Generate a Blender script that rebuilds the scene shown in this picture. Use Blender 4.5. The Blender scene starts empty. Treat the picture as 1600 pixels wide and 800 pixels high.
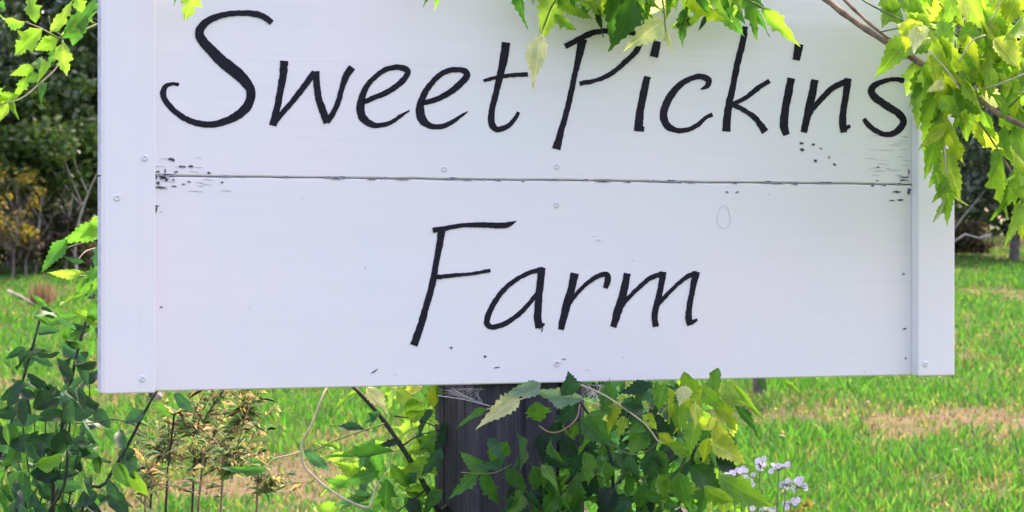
import bpy, bmesh, math, random
import numpy as np
from mathutils import Vector, Matrix, noise

rnd = random.Random(11)
nrng = np.random.default_rng(11)
scene = bpy.context.scene
COL = scene.collection
R = math.radians

# ------------------------------------------------------------------ camera
CAM_Z = 1.46
F_PX = 3900.0            # focal length in photograph pixels (1600 wide)
HOR_Y = 390.0            # eye level row
cam_d = bpy.data.cameras.new("camera")
cam = bpy.data.objects.new("camera", cam_d)
COL.objects.link(cam)
cam.location = (0, 0, CAM_Z)
cam.rotation_euler = (R(90), 0, 0)
cam_d.sensor_width = 36.0
cam_d.lens = F_PX / 1600 * 36
cam_d.shift_y = -(400 - HOR_Y) / 1600
cam_d.clip_start = 0.05
cam_d.clip_end = 2000
cam_d.dof.use_dof = True
cam_d.dof.focus_distance = 3.5
cam_d.dof.aperture_fstop = 21
scene.camera = cam

# ------------------------------------------------------------------ sky, sun, exposure
SUN_EL, SUN_AZ = 57.0, 32.0     # azimuth from +Y (behind the sign) towards +X
world = bpy.data.worlds.new("World")
scene.world = world
world.use_nodes = True
wn = world.node_tree.nodes
sky = wn.new("ShaderNodeTexSky")
sky.sky_type = 'NISHITA'
sky.sun_disc = False
sky.sun_elevation = R(SUN_EL)
sky.sun_rotation = R(SUN_AZ)
sky.dust_density = 4.0
sky.air_density = 0.8
sky.ozone_density = 0.6
wn["Background"].inputs[1].default_value = 0.15
world.node_tree.links.new(sky.outputs[0], wn["Background"].inputs[0])

sun_d = bpy.data.lights.new("sun", 'SUN')
sun_d.energy = 1.5
sun_d.angle = R(11)
sun_d.color = (1.0, 0.94, 0.84)
sun = bpy.data.objects.new("sun", sun_d)
COL.objects.link(sun)
sd = Vector((math.sin(R(SUN_AZ)) * math.cos(R(SUN_EL)), math.cos(R(SUN_AZ)) * math.cos(R(SUN_EL)), math.sin(R(SUN_EL))))
sun.rotation_euler = sd.to_track_quat('Z', 'Y').to_euler()
sun.location = (0, 0, 20)

vs = scene.view_settings
vs.view_transform = 'Standard'
vs.look = 'None'
vs.gamma = 1
vs.exposure = 2.33
vs.use_white_balance = True
vs.white_balance_temperature = 7450
vs.white_balance_tint = 32
vs.use_curve_mapping = False
scene.cycles.use_denoising = True
scene.cycles.max_bounces = 8
scene.cycles.transparent_max_bounces = 8
scene.cycles.caustics_reflective = False
scene.cycles.caustics_refractive = False

# ------------------------------------------------------------------ helpers
def gz(x, y):
    """ground height"""
    a = 0.04 * (y - 3.5)
    if y < 3.5: a *= 0.5
    if y > 44: a = 0.04 * 40.5 + (y - 44) * 0.012
    w = 0.05 * math.sin(x * 0.31 + 1.3) * math.sin(y * 0.23) + 0.025 * math.sin(x * 0.9 + y * 0.4)
    return a + w * min(1, max(0, (y - 6) / 10))

def P(px, py, d):
    """point seen at photograph pixel (px, py) at depth d"""
    return Vector(((px - 800) / F_PX * d, d, CAM_Z + (HOR_Y - py) / F_PX * d))

def thing(name, label, cat, loc=(0, 0, 0), rotz=0, group=None):
    o = bpy.data.objects.new(name, None)
    COL.objects.link(o)
    o.location = loc
    o.rotation_euler = (0, 0, rotz)
    o.empty_display_size = 0.05
    o["label"] = label
    o["category"] = cat
    if group: o["group"] = group
    return o

def link(name, me, parent=None, mat=None):
    o = bpy.data.objects.new(name, me)
    COL.objects.link(o)
    if parent: o.parent = parent
    if mat and not me.materials: me.materials.append(mat)
    return o

def mesh_from(verts, faces, name="mesh", smooth=False):
    me = bpy.data.meshes.new(name)
    me.from_pydata([tuple(v) for v in verts], [], faces)
    if smooth: me.polygons.foreach_set("use_smooth", [True] * len(me.polygons))
    me.update()
    return me

def tri_mesh(V, T, name, colors=None):
    """big triangle mesh from numpy arrays, optional per-vertex colour"""
    me = bpy.data.meshes.new(name)
    me.vertices.add(len(V)); me.vertices.foreach_set("co", V.astype(np.float32).ravel())
    me.loops.add(len(T) * 3); me.loops.foreach_set("vertex_index", T.astype(np.int32).ravel())
    me.polygons.add(len(T))
    me.polygons.foreach_set("loop_start", np.arange(0, len(T) * 3, 3, dtype=np.int32))
    me.update(calc_edges=True)
    if colors is not None:
        a = me.color_attributes.new("tint", 'FLOAT_COLOR', 'POINT')
        c4 = np.ones((len(V), 4), np.float32); c4[:, :3] = colors
        a.data.foreach_set("color", c4.ravel())
    return me

def catmull(pts, step):
    """resample a polyline of tuples smoothly"""
    pts = [np.array(p, float) for p in pts]
    ext = [2 * pts[0] - pts[1]] + pts + [2 * pts[-1] - pts[-2]]
    out = []
    for i in range(1, len(ext) - 2):
        p0, p1, p2, p3 = ext[i - 1:i + 3]
        n = max(1, int(np.linalg.norm((p2 - p1)[:2]) / step)) if step > 0 else 4
        for k in range(n):
            t = k / n
            out.append(0.5 * ((2 * p1) + (-p0 + p2) * t + (2 * p0 - 5 * p1 + 4 * p2 - p3) * t * t + (-p0 + 3 * p1 - 3 * p2 + p3) * t ** 3))
    out.append(pts[-1])
    return out

def tube_geo(pts, radii, sides=6, base=0):
    """verts, faces of a tapered tube along pts"""
    V, Fc = [], []
    pts = [Vector(p) for p in pts]
    n = len(pts)
    up = Vector((0.3, 0.2, 1)).normalized()
    for i, p in enumerate(pts):
        t = (pts[min(i + 1, n - 1)] - pts[max(i - 1, 0)])
        t = t.normalized() if t.length > 1e-9 else Vector((0, 0, 1))
        a = t.cross(up)
        if a.length < 0.05: a = t.cross(Vector((1, 0, 0)))
        a.normalize(); b = t.cross(a)
        r = radii[i] if hasattr(radii, '__len__') else radii
        for k in range(sides):
            th = 2 * math.pi * k / sides
            V.append(p + (a * math.cos(th) + b * math.sin(th)) * r)
    for i in range(n - 1):
        for k in range(sides):
            k2 = (k + 1) % sides
            Fc.append((base + i * sides + k, base + i * sides + k2, base + (i + 1) * sides + k2, base + (i + 1) * sides + k))
    Fc.append(tuple(base + k for k in range(sides))[::-1])
    Fc.append(tuple(base + (n - 1) * sides + k for k in range(sides)))
    return V, Fc

class Geo:
    def __init__(self): self.V, self.F = [], []
    def tube(self, pts, radii, sides=6):
        v, f = tube_geo(pts, radii, sides, len(self.V)); self.V += v; self.F += f
    def add(self, verts, faces):
        b = len(self.V); self.V += [Vector(v) for v in verts]; self.F += [tuple(b + i for i in f) for f in faces]
    def build(self, name, parent, mat, smooth=True, off=None):
        V = self.V if off is None else [v - Vector(off) for v in self.V]
        me = mesh_from(V, self.F, name, smooth)
        return link(name, me, parent, mat)

def box_mesh(x0, x1, y0, y1, z0, z1, bev, seg=2, name="box"):
    bm = bmesh.new()
    vs_ = [bm.verts.new((x, y, z)) for x in (x0, x1) for y in (y0, y1) for z in (z0, z1)]
    for q in ((0, 1, 3, 2), (4, 6, 7, 5), (0, 4, 5, 1), (2, 3, 7, 6), (0, 2, 6, 4), (1, 5, 7, 3)):
        bm.faces.new([vs_[i] for i in q])
    bmesh.ops.recalc_face_normals(bm, faces=bm.faces)
    if bev: bmesh.ops.bevel(bm, geom=bm.edges[:], offset=bev, segments=seg, affect='EDGES', profile=0.5)
    me = bpy.data.meshes.new(name); bm.to_mesh(me); bm.free()
    return me

# ------------------------------------------------------------------ materials
def new_mat(name):
    m = bpy.data.materials.new(name); m.use_nodes = True
    nt = m.node_tree
    return m, nt, nt.nodes, nt.links, nt.nodes["Principled BSDF"]

def noise_node(n, l, scale, detail=4, rough=0.55, vec=None, sc3=None, coord='Object'):
    tc = n.new("ShaderNodeTexCoord"); mp = n.new("ShaderNodeMapping")
    if sc3: mp.inputs['Scale'].default_value = sc3
    l.new(tc.outputs[coord], mp.inputs['Vector'])
    t = n.new("ShaderNodeTexNoise"); t.inputs['Scale'].default_value = scale
    t.inputs['Detail'].default_value = detail; t.inputs['Roughness'].default_value = rough
    l.new(mp.outputs[0], t.inputs['Vector'])
    return t

def ramp(n, l, src, stops):
    r = n.new("ShaderNodeValToRGB")
    e = r.color_ramp.elements
    e[0].position, e[0].color = stops[0][0], (*stops[0][1], 1)
    e[1].position, e[1].color = stops[1][0], (*stops[1][1], 1)
    for p, c in stops[2:]:
        x = e.new(p); x.color = (*c, 1)
    l.new(src, r.inputs[0])
    return r

def bump(n, l, src, strength, dist, bsdf):
    b = n.new("ShaderNodeBump"); b.inputs['Strength'].default_value = strength
    b.inputs['Distance'].default_value = dist
    l.new(src, b.inputs['Height']); l.new(b.outputs[0], bsdf.inputs['Normal'])
    return b

def mat_white_paint(name, seed, vertical=False, bmp=0.28):
    m, nt, n, l, p = new_mat(name)
    s3 = (60, 60, 2.2) if vertical else (2.2, 60, 60)
    g = noise_node(n, l, 1.6, 6, 0.62, sc3=s3)
    blot = noise_node(n, l, 3.1, 3, 0.5, sc3=(1 + seed, 1, 1.3))
    c = ramp(n, l, blot.outputs[0], [(0.35, (0.75, 0.775, 0.80)), (0.68, (0.805, 0.775, 0.80))])
    # faint grime in the grain valleys (flat, own shape)
    mx = n.new("ShaderNodeMix"); mx.data_type = 'RGBA'; mx.blend_type = 'MULTIPLY'
    g2 = ramp(n, l, g.outputs[0], [(0.30, (0.93, 0.93, 0.94)), (0.5, (1, 1, 1))])
    mx.inputs[0].default_value = 0.35
    l.new(c.outputs[0], mx.inputs[6]); l.new(g2.outputs[0], mx.inputs[7])
    l.new(mx.outputs[2], p.inputs['Base Color'])
    p.inputs['Roughness'].default_value = 0.5
    p.inputs['Specular IOR Level'].default_value = 0.35
    # raised grain only here and there, under a coat laid on with a brush
    s4 = (30, 30, 1.2) if vertical else (1.2, 30, 30)
    gr = noise_node(n, l, 1.0, 3, 0.5, sc3=s4); gr.inputs['Distortion'].default_value = 0.6
    msk = noise_node(n, l, 2.3, 2, 0.5, sc3=(1, 1, 2.2 + seed))
    mr = ramp(n, l, msk.outputs[0], [(0.42, (0.12, 0.12, 0.12)), (0.66, (1, 1, 1))])
    ad = n.new("ShaderNodeMath"); ad.operation = 'MULTIPLY_ADD'; ad.inputs[1].default_value = 0.35
    l.new(g.outputs[0], ad.inputs[0]); l.new(gr.outputs[0], ad.inputs[2])
    mu = n.new("ShaderNodeMath"); mu.operation = 'MULTIPLY'
    l.new(ad.outputs[0], mu.inputs[0]); l.new(mr.outputs[0], mu.inputs[1])
    bump(n, l, mu.outputs[0], bmp, 0.0022, p)
    return m

M_board = mat_white_paint("white_painted_board", 0.0, bmp=0.5)
M_board2 = mat_white_paint("white_painted_board_lower", 0.7)
M_batten = mat_white_paint("white_painted_batten", 0.3, True)

def mat_plain(name, col, rough=0.6, var=0.15, scale=30, spec=0.4, bmp=0.0, dist=0.002):
    m, nt, n, l, p = new_mat(name)
    t = noise_node(n, l, scale, 4)
    lo = tuple(c * (1 - var) for c in col); hi = tuple(c * (1 + var) for c in col)
    r = ramp(n, l, t.outputs[0], [(0.3, lo), (0.7, hi)])
    l.new(r.outputs[0], p.inputs['Base Color'])
    p.inputs['Roughness'].default_value = rough
    p.inputs['Specular IOR Level'].default_value = spec
    if bmp: bump(n, l, t.outputs[0], bmp, dist, p)
    return m

M_letter = mat_plain("navy_black_lettering_paint", (0.007, 0.007, 0.017), 0.55, 0.55, 55, 0.2, 0.5, 0.0008)
M_chip = mat_plain("bare_weathered_wood_chip", (0.07, 0.062, 0.066), 0.9, 0.5, 300, 0.1)
M_pale_chip = mat_plain("greyed_paint_scuff", (0.52, 0.52, 0.57), 0.8, 0.25, 300, 0.1)
M_nail = mat_plain("painted_screw_head", (0.66, 0.67, 0.71), 0.35, 0.1, 200, 0.5)
M_rust = mat_plain("dull_screw_slot", (0.10, 0.09, 0.10), 0.7, 0.3, 300, 0.4)

def mat_post():
    m, nt, n, l, p = new_mat("weathered_post_wood")
    g = noise_node(n, l, 2.0, 9, 0.72, sc3=(42, 42, 1.6)); g.inputs['Distortion'].default_value = 0.5
    b = noise_node(n, l, 3.0, 4, 0.6, sc3=(2.5, 2.5, 1.2))
    c = ramp(n, l, g.outputs[0], [(0.28, (0.030, 0.030, 0.040)), (0.5, (0.068, 0.066, 0.086)), (0.74, (0.115, 0.112, 0.138))])
    bl = ramp(n, l, b.outputs[0], [(0.32, (0.62, 0.60, 0.62)), (0.68, (1.15, 1.12, 1.1))])
    mx = n.new("ShaderNodeMix"); mx.data_type = 'RGBA'; mx.blend_type = 'MULTIPLY'; mx.inputs[0].default_value = 1
    l.new(c.outputs[0], mx.inputs[6]); l.new(bl.outputs[0], mx.inputs[7]); l.new(mx.outputs[2], p.inputs['Base Color'])
    p.inputs['Roughness'].default_value = 0.9
    p.inputs['Specular IOR Level'].default_value = 0.15
    bump(n, l, g.outputs[0], 0.7, 0.004, p)
    return m
M_post = mat_post()
M_end = mat_plain("shade_tinted_board_end", (0.50, 0.52, 0.64), 0.8, 0.2, 60, 0.2, 0.5, 0.003)  # darker blue-grey puts the shade on the board ends into their colour

def mat_leaf(name, trans=0.45, rough=0.42, spec=0.45, veins=True, attr=None, tcol=(1.2, 1.35, 0.85)):
    m, nt, n, l, p = new_mat(name)
    if attr:
        src = n.new("ShaderNodeVertexColor"); src.layer_name = attr; colout = src.outputs[0]
    else:
        src = n.new("ShaderNodeObjectInfo"); colout = src.outputs['Color']
    if veins:
        uv = n.new("ShaderNodeUVMap"); sep = n.new("ShaderNodeSeparateXYZ"); l.new(uv.outputs[0], sep.inputs[0])
        au = n.new("ShaderNodeMath"); au.operation = 'ABSOLUTE'; l.new(sep.outputs[0], au.inputs[0])
        # side veins run forward from the midrib
        k = n.new("ShaderNodeMath"); k.operation = 'MULTIPLY_ADD'; k.inputs[1].default_value = -0.32
        l.new(au.outputs[0], k.inputs[0]); l.new(sep.outputs[1], k.inputs[2])
        fr = n.new("ShaderNodeMath"); fr.operation = 'MULTIPLY'; fr.inputs[1].default_value = 8.0; l.new(k.outputs[0], fr.inputs[0])
        f2 = n.new("ShaderNodeMath"); f2.operation = 'PINGPONG'; f2.inputs[1].default_value = 0.5; l.new(fr.outputs[0], f2.inputs[0])
        v1 = n.new("ShaderNodeMath"); v1.operation = 'LESS_THAN'; v1.inputs[1].default_value = 0.055; l.new(f2.outputs[0], v1.inputs[0])
        v2 = n.new("ShaderNodeMath"); v2.operation = 'LESS_THAN'; v2.inputs[1].default_value = 0.055; l.new(au.outputs[0], v2.inputs[0])
        v2s = n.new("ShaderNodeMath"); v2s.operation = 'MAXIMUM'
        v1s = n.new("ShaderNodeMath"); v1s.operation = 'MULTIPLY'; v1s.inputs[1].default_value = 0.4; l.new(v1.outputs[0], v1s.inputs[0])
        l.new(v1s.outputs[0], v2s.inputs[0]); l.new(v2.outputs[0], v2s.inputs[1])
        oi = n.new("ShaderNodeObjectInfo"); wr = n.new("ShaderNodeMath"); wr.operation = 'MULTIPLY'; wr.inputs[1].default_value = 40; l.new(oi.outputs['Random'], wr.inputs[0])
        nz = noise_node(n, l, 1.2, 4, 0.6, sc3=(3, 3, 3)); nz.noise_dimensions = '4D'; l.new(wr.outputs[0], nz.inputs['W'])
        sp = noise_node(n, l, 3.2, 3, 0.55, sc3=(3, 3, 3)); sp.noise_dimensions = '4D'; l.new(wr.outputs[0], sp.inputs['W'])
        spr = ramp(n, l, sp.outputs[0], [(0.66, (0, 0, 0)), (0.72, (0.75, 0.75, 0.75))])
        nr = ramp(n, l, nz.outputs[0], [(0.3, (0.68, 0.76, 0.75)), (0.72, (1.35, 1.22, 1.2))])
        mm = n.new("ShaderNodeMix"); mm.data_type = 'RGBA'; mm.blend_type = 'MULTIPLY'; mm.inputs[0].default_value = 1
        l.new(colout, mm.inputs[6]); l.new(nr.outputs[0], mm.inputs[7])
        vm = n.new("ShaderNodeMix"); vm.data_type = 'RGBA'; vm.blend_type = 'MIX'
        vf = n.new("ShaderNodeMath"); vf.operation = 'MULTIPLY'; vf.inputs[1].default_value = 0.45; l.new(v2s.outputs[0], vf.inputs[0])
        lt = n.new("ShaderNodeMix"); lt.data_type = 'RGBA'; lt.blend_type = 'MULTIPLY'; lt.inputs[0].default_value = 1
        l.new(colout, lt.inputs[6]); lt.inputs[7].default_value = (1.8, 1.6, 1.9, 1)
        l.new(vf.outputs[0], vm.inputs[0]); l.new(mm.outputs[2], vm.inputs[6]); l.new(lt.outputs[2], vm.inputs[7])
        bs = n.new("ShaderNodeMix"); bs.data_type = 'RGBA'; bs.inputs[7].default_value = (0.16, 0.11, 0.04, 1)
        l.new(spr.outputs[0], bs.inputs[0]); l.new(vm.outputs[2], bs.inputs[6])
        colout = bs.outputs[2]
        bump(n, l, v2s.outputs[0], 0.5, 0.002, p)
    l.new(colout, p.inputs['Base Color'])
    p.inputs['Roughness'].default_value = rough
    p.inputs['Specular IOR Level'].default_value = spec
    tr = n.new("ShaderNodeBsdfTranslucent")
    tm = n.new("ShaderNodeMix"); tm.data_type = 'RGBA'; tm.blend_type = 'MULTIPLY'; tm.inputs[0].default_value = 1
    l.new(colout, tm.inputs[6]); tm.inputs[7].default_value = (*tcol, 1)
    l.new(tm.outputs[2], tr.inputs['Color'])
    ms = n.new("ShaderNodeMixShader"); ms.inputs[0].default_value = trans
    l.new(p.outputs[0], ms.inputs[1]); l.new(tr.outputs[0], ms.inputs[2])
    l.new(ms.outputs[0], n["Material Output"].inputs[0])
    return m

M_leaf = mat_leaf("vine_leaf", 0.48, 0.5, 0.4)
M_dark_leaf = mat_leaf("shrub_leaf", 0.3, 0.5, 0.35)
M_grass = mat_leaf("grass_blade", 0.5, 0.55, 0.3, False, "tint", (1.1, 1.4, 0.6))
M_crown = mat_leaf("tree_leaf", 0.35, 0.4, 0.5, False, "tint", (1.4, 1.45, 0.6))
M_weed = mat_leaf("weed_leaf", 0.45, 0.6, 0.3, False, "tint", (1.3, 1.3, 0.9))
M_petal = mat_plain("lavender_petal", (0.76, 0.67, 0.80), 0.6, 0.2, 90, 0.2)
M_disc = mat_plain("aster_disc", (0.42, 0.30, 0.14), 0.8, 0.4, 200, 0.2)
M_yellow = mat_plain("yellow_petal", (0.72, 0.46, 0.03), 0.6, 0.2, 90, 0.2)
M_green_stem = mat_plain("green_stem", (0.10, 0.15, 0.045), 0.55, 0.3, 60, 0.4)
M_dark_stem = mat_plain("dark_stem", (0.028, 0.032, 0.028), 0.6, 0.4, 60, 0.4)
M_pale_stem = mat_plain("pale_straw_stem", (0.45, 0.40, 0.29), 0.6, 0.25, 60, 0.3)
M_wood_stem = mat_plain("woody_vine_bark", (0.24, 0.17, 0.125), 0.75, 0.5, 55, 0.3, 0.6, 0.002)
M_bark = mat_plain("grey_tree_bark", (0.14, 0.12, 0.105), 0.9, 0.45, 14, 0.2, 0.8, 0.02)
M_pale_bark = mat_plain("pale_dead_wood", (0.42, 0.38, 0.33), 0.9, 0.3, 14, 0.2)
M_web = mat_plain("cobweb_silk", (0.75, 0.74, 0.76), 0.6, 0.05, 60, 0.4)
M_fallen = mat_leaf("fallen_leaf", 0.2, 0.7, 0.2, False, "tint", (1, 1, 1))

# ------------------------------------------------------------------ ground
def dry(x, y):
    """0 lush .. 1 bare, dry turf"""
    a = noise.noise((x * 0.6, y * 0.3, 3.1)) * 0.8 + noise.noise((x * 1.9, y * 0.9, 9.1)) * 0.5 + noise.noise((x * 5, y * 3, 4.4)) * 0.4
    v = 0.24 + a * 1.0
    for (px, py, rx, ry, s) in DRY:
        q = ((x - px) / rx) ** 2 + ((y - py) / ry) ** 2
        v += s * math.exp(-q) * max(0.0, 0.72 + 1.1 * noise.noise((x * 2.6, y * 1.1, 7.7)) + 0.6 * noise.noise((x * 7, y * 3.5, 1.7)))
    return max(0.0, min(1.0, v))

def G(px, py):
    """ground point seen at a photograph pixel"""
    k = (HOR_Y - py) / F_PX
    lo, hi = 4.0, 200.0
    for _ in range(60):
        mid = (lo + hi) / 2
        x = (px - 800) / F_PX * mid
        if CAM_Z + k * mid > gz(x, mid): lo = mid
        else: hi = mid
    return (px - 800) / F_PX * lo, lo

DRY = []
for (px, py, wx, wy, s) in [(1380, 664, 130, 24, 1.0), (1560, 662, 95, 28, 0.95), (1330, 640, 60, 10, 0.5), (470, 735, 80, 28, 1.1), (560, 690, 60, 12, 0.6),
                            (1500, 760, 140, 26, 0.55), (1540, 560, 60, 14, 0.75), (1330, 720, 90, 12, -0.8), (1400, 612, 160, 16, -0.7),
                            (500, 640, 180, 16, -0.9), (60, 520, 110, 30, -0.9), (1540, 492, 70, 14, -0.8), (1560, 425, 70, 10, -0.7),
                            (1540, 385, 80, 7, 1.1), (330, 770, 160, 34, 1.1), (60, 405, 140, 10, 0.9), (1310, 780, 60, 14, 0.4), (1250, 690, 60, 30, -0.6)]:
    gx, gy = G(px, py)
    ex, _ = G(px + wx, py); _, ey = G(px, py - wy)
    DRY.append((gx, gy, abs(ex - gx), max(0.25, abs(ey - gy)), s))

def ground():
    ys = list(np.concatenate([np.arange(-40, 6, 4.0), np.arange(6, 46, 0.4), np.arange(46, 120, 4.0), np.arange(120, 900, 40.0)]))
    xs = list(np.concatenate([np.arange(-600, -20, 40.0), np.arange(-20, 20.1, 0.4), np.arange(30, 601, 40.0)]))
    V, Fc, C = [], [], []
    for y in ys:
        for x in xs:
            V.append((x, y, gz(x, y) if abs(x) < 40 else gz(math.copysign(40, x), y)))
            d = dry(x, y)
            g = np.array((0.035, 0.09, 0.02)); t = np.array((0.14, 0.105, 0.068))
            C.append(g * (1 - d) + t * d)
    nx = len(xs)
    for j in range(len(ys) - 1):
        for i in range(nx - 1):
            Fc.append((j * nx + i, j * nx + i + 1, (j + 1) * nx + i + 1, (j + 1) * nx + i))
    me = mesh_from(V, Fc, "ground", True)
    a = me.color_attributes.new("tint", 'FLOAT_COLOR', 'POINT')
    a.data.foreach_set("color", np.concatenate([np.array(C), np.ones((len(C), 1))], 1).astype(np.float32).ravel())
    m, nt, n, l, p = new_mat("turf_soil")
    vc = n.new("ShaderNodeVertexColor"); vc.layer_name = "tint"
    t = noise_node(n, l, 9, 6, 0.7)
    r = ramp(n, l, t.outputs[0], [(0.3, (0.6, 0.6, 0.6)), (0.7, (1.35, 1.3, 1.2))])
    mx = n.new("ShaderNodeMix"); mx.data_type = 'RGBA'; mx.blend_type = 'MULTIPLY'; mx.inputs[0].default_value = 1
    l.new(vc.outputs[0], mx.inputs[6]); l.new(r.outputs[0], mx.inputs[7]); l.new(mx.outputs[2], p.inputs['Base Color'])
    p.inputs['Roughness'].default_value = 0.95
    p.inputs['Specular IOR Level'].default_value = 0.1
    bump(n, l, t.outputs[0], 1.0, 0.05, p)
    o = link("ground", me, None, m)
    o["kind"] = "structure"
    o["label"] = "lawn with green and straw coloured patches behind the sign"
ground()

def grass():
    pts = []
    N = 300000
    # sample with density falling off with distance
    yy = 9.0 * (44.0 / 9.0) ** nrng.random(N * 2)      # ~1/y
    uu = nrng.random(N * 2) * 2 - 1
    # three quarters in the strip behind the sign, the rest carries the lawn on to both sides
    side = nrng.random(N * 2) < 0.27
    xx = np.where(side, np.sign(uu) * ((0.225 + 0.26 * np.abs(uu)) * yy + 0.9), uu * (0.225 * yy + 0.9))
    V = []; T = []; C = []
    cnt = 0
    green = [np.array(c) for c in ((0.04, 0.18, 0.02), (0.055, 0.21, 0.03), (0.03, 0.14, 0.024), (0.12, 0.23, 0.05), (0.065, 0.19, 0.06), (0.045, 0.16, 0.035))]
    straw = [np.array(c) for c in ((0.23, 0.18, 0.10), (0.19, 0.14, 0.09), (0.30, 0.25, 0.15), (0.16, 0.11, 0.075), (0.20, 0.19, 0.09))]
    Va = np.empty((N * 5, 3)); Ca = np.empty((N * 5, 3)); Ta = np.empty((N * 3, 3), int)
    for x, y in zip(xx, yy):
        if cnt >= N: break
        d = dry(x, y)
        tall = noise.noise((x * 1.3, y * 0.7, 20.0)) * 0.5 + 0.5
        is_dry = rnd.random() < d * 0.8 + 0.08
        if rnd.random() < (d - 0.35) * 0.9: continue
        h = (0.035 + 0.085 * tall) * rnd.uniform(0.6, 1.35) * (1 - 0.55 * d)
        if is_dry: h *= 0.8
        w = (0.0035 + 0.0002 * y) * rnd.uniform(0.7, 1.3) * (1.5 if abs(x) > 0.225 * y + 0.9 else 1.0)
        th = rnd.uniform(0, 6.283)
        lean = rnd.uniform(0.15, 0.75) * h * (1.5 if is_dry else 1.0)
        ph = rnd.uniform(0, 6.283)
        dx, dy = math.cos(th) * w, math.sin(th) * w
        lx, ly = math.cos(ph) * lean, math.sin(ph) * lean
        z = gz(x, y) - 0.01
        b = cnt * 5
        Va[b] = (x - dx, y - dy, z); Va[b + 1] = (x + dx, y + dy, z)
        Va[b + 2] = (x - dx * .8 + lx * .35, y - dy * .8 + ly * .35, z + h * .62)
        Va[b + 3] = (x + dx * .8 + lx * .35, y + dy * .8 + ly * .35, z + h * .62)
        Va[b + 4] = (x + lx, y + ly, z + h)
        c = rnd.choice(straw) if is_dry else rnd.choice(green)
        Ca[b:b + 5] = c * rnd.uniform(0.75, 1.3)
        t = cnt * 3
        Ta[t] = (b, b + 1, b + 3); Ta[t + 1] = (b, b + 3, b + 2); Ta[t + 2] = (b + 2, b + 3, b + 4)
        cnt += 1
    me = tri_mesh(Va[:cnt * 5], Ta[:cnt * 3], "grass", Ca[:cnt * 5])
    o = link("grass", me, None, M_grass)
    o["kind"] = "stuff"
    o["label"] = "rough mown grass, bright green with straw coloured dry patches"
    o["category"] = "grass"
grass()

def fallen_leaves():
    V, T, C = [], [], []
    for i in range(170):
        y = 10 * 3.6 ** rnd.random(); x = rnd.uniform(-1, 1) * 0.22 * y
        s = rnd.uniform(0.014, 0.032); th = rnd.uniform(0, 6.28); z = gz(x, y) + rnd.uniform(0.03, 0.09)
        a = Vector((math.cos(th), math.sin(th), rnd.uniform(-.4, .4))) * s
        b = Vector((-math.sin(th), math.cos(th), rnd.uniform(-.4, .4))) * s * 0.55
        c = Vector((x, y, z)); k = len(V)
        V += [c - a, c + b + Vector((0, 0, .006)), c + a, c - b + Vector((0, 0, .006))]
        T += [(k, k + 1, k + 2), (k, k + 2, k + 3)]
        C += [rnd.choice([(0.40, 0.30, 0.23), (0.32, 0.22, 0.12), (0.36, 0.27, 0.07), (0.42, 0.38, 0.33)])] * 4
    o = link("fallen_leaves", tri_mesh(np.array([tuple(v) for v in V]), np.array(T), "fallen_leaves", np.array(C)), None, M_fallen)
    o["kind"] = "stuff"; o["label"] = "pale fallen leaves scattered over the lawn"; o["category"] = "leaves"
fallen_leaves()

# ------------------------------------------------------------------ background trees
def leaf_cloud(centers, radii, n, size, palette, flat=0.8, size_var=0.4):
    """folded leaf diamonds scattered through clumps"""
    centers = np.array(centers); radii = np.array(radii)
    idx = nrng.choice(len(centers), n, p=radii ** 2 / (radii ** 2).sum())
    u = nrng.normal(size=(n, 3)); u /= np.linalg.norm(u, axis=1)[:, None]
    r = nrng.random(n) ** 0.55
    pos = centers[idx] + u * (r * radii[idx])[:, None] * np.array((1, 1, flat))
    a = nrng.normal(size=(n, 3)) * np.array((1, 1, .7)) + np.array((0, 0, -.35)); a /= np.linalg.norm(a, axis=1)[:, None]
    b = nrng.normal(size=(n, 3)); b -= (b * a).sum(1)[:, None] * a; b /= np.linalg.norm(b, axis=1)[:, None]
    c = np.cross(a, b)
    s = size * (1 + size_var * (nrng.random(n) * 2 - 1))
    w = s * 0.30
    V = np.empty((n, 4, 3))
    V[:, 0] = pos - a * (s * .5)[:, None]
    V[:, 1] = pos + b * w[:, None] + c * (w * .35)[:, None]
    V[:, 2] = pos + a * (s * .5)[:, None]
    V[:, 3] = pos - b * w[:, None] + c * (w * .35)[:, None]
    k = np.arange(n) * 4
    T = np.stack([np.stack([k, k + 1, k + 2], 1), np.stack([k, k + 2, k + 3], 1)], 1).reshape(-1, 3)
    pal = np.array(palette)
    clump_tone = 0.75 + 0.5 * nrng.random(len(centers))
    pick = nrng.integers(0, len(pal), n)
    C = pal[pick] * (clump_tone[idx] * (0.75 + 0.5 * nrng.random(n)))[:, None]
    return V.reshape(-1, 3), T, np.repeat(C, 4, 0)

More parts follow.
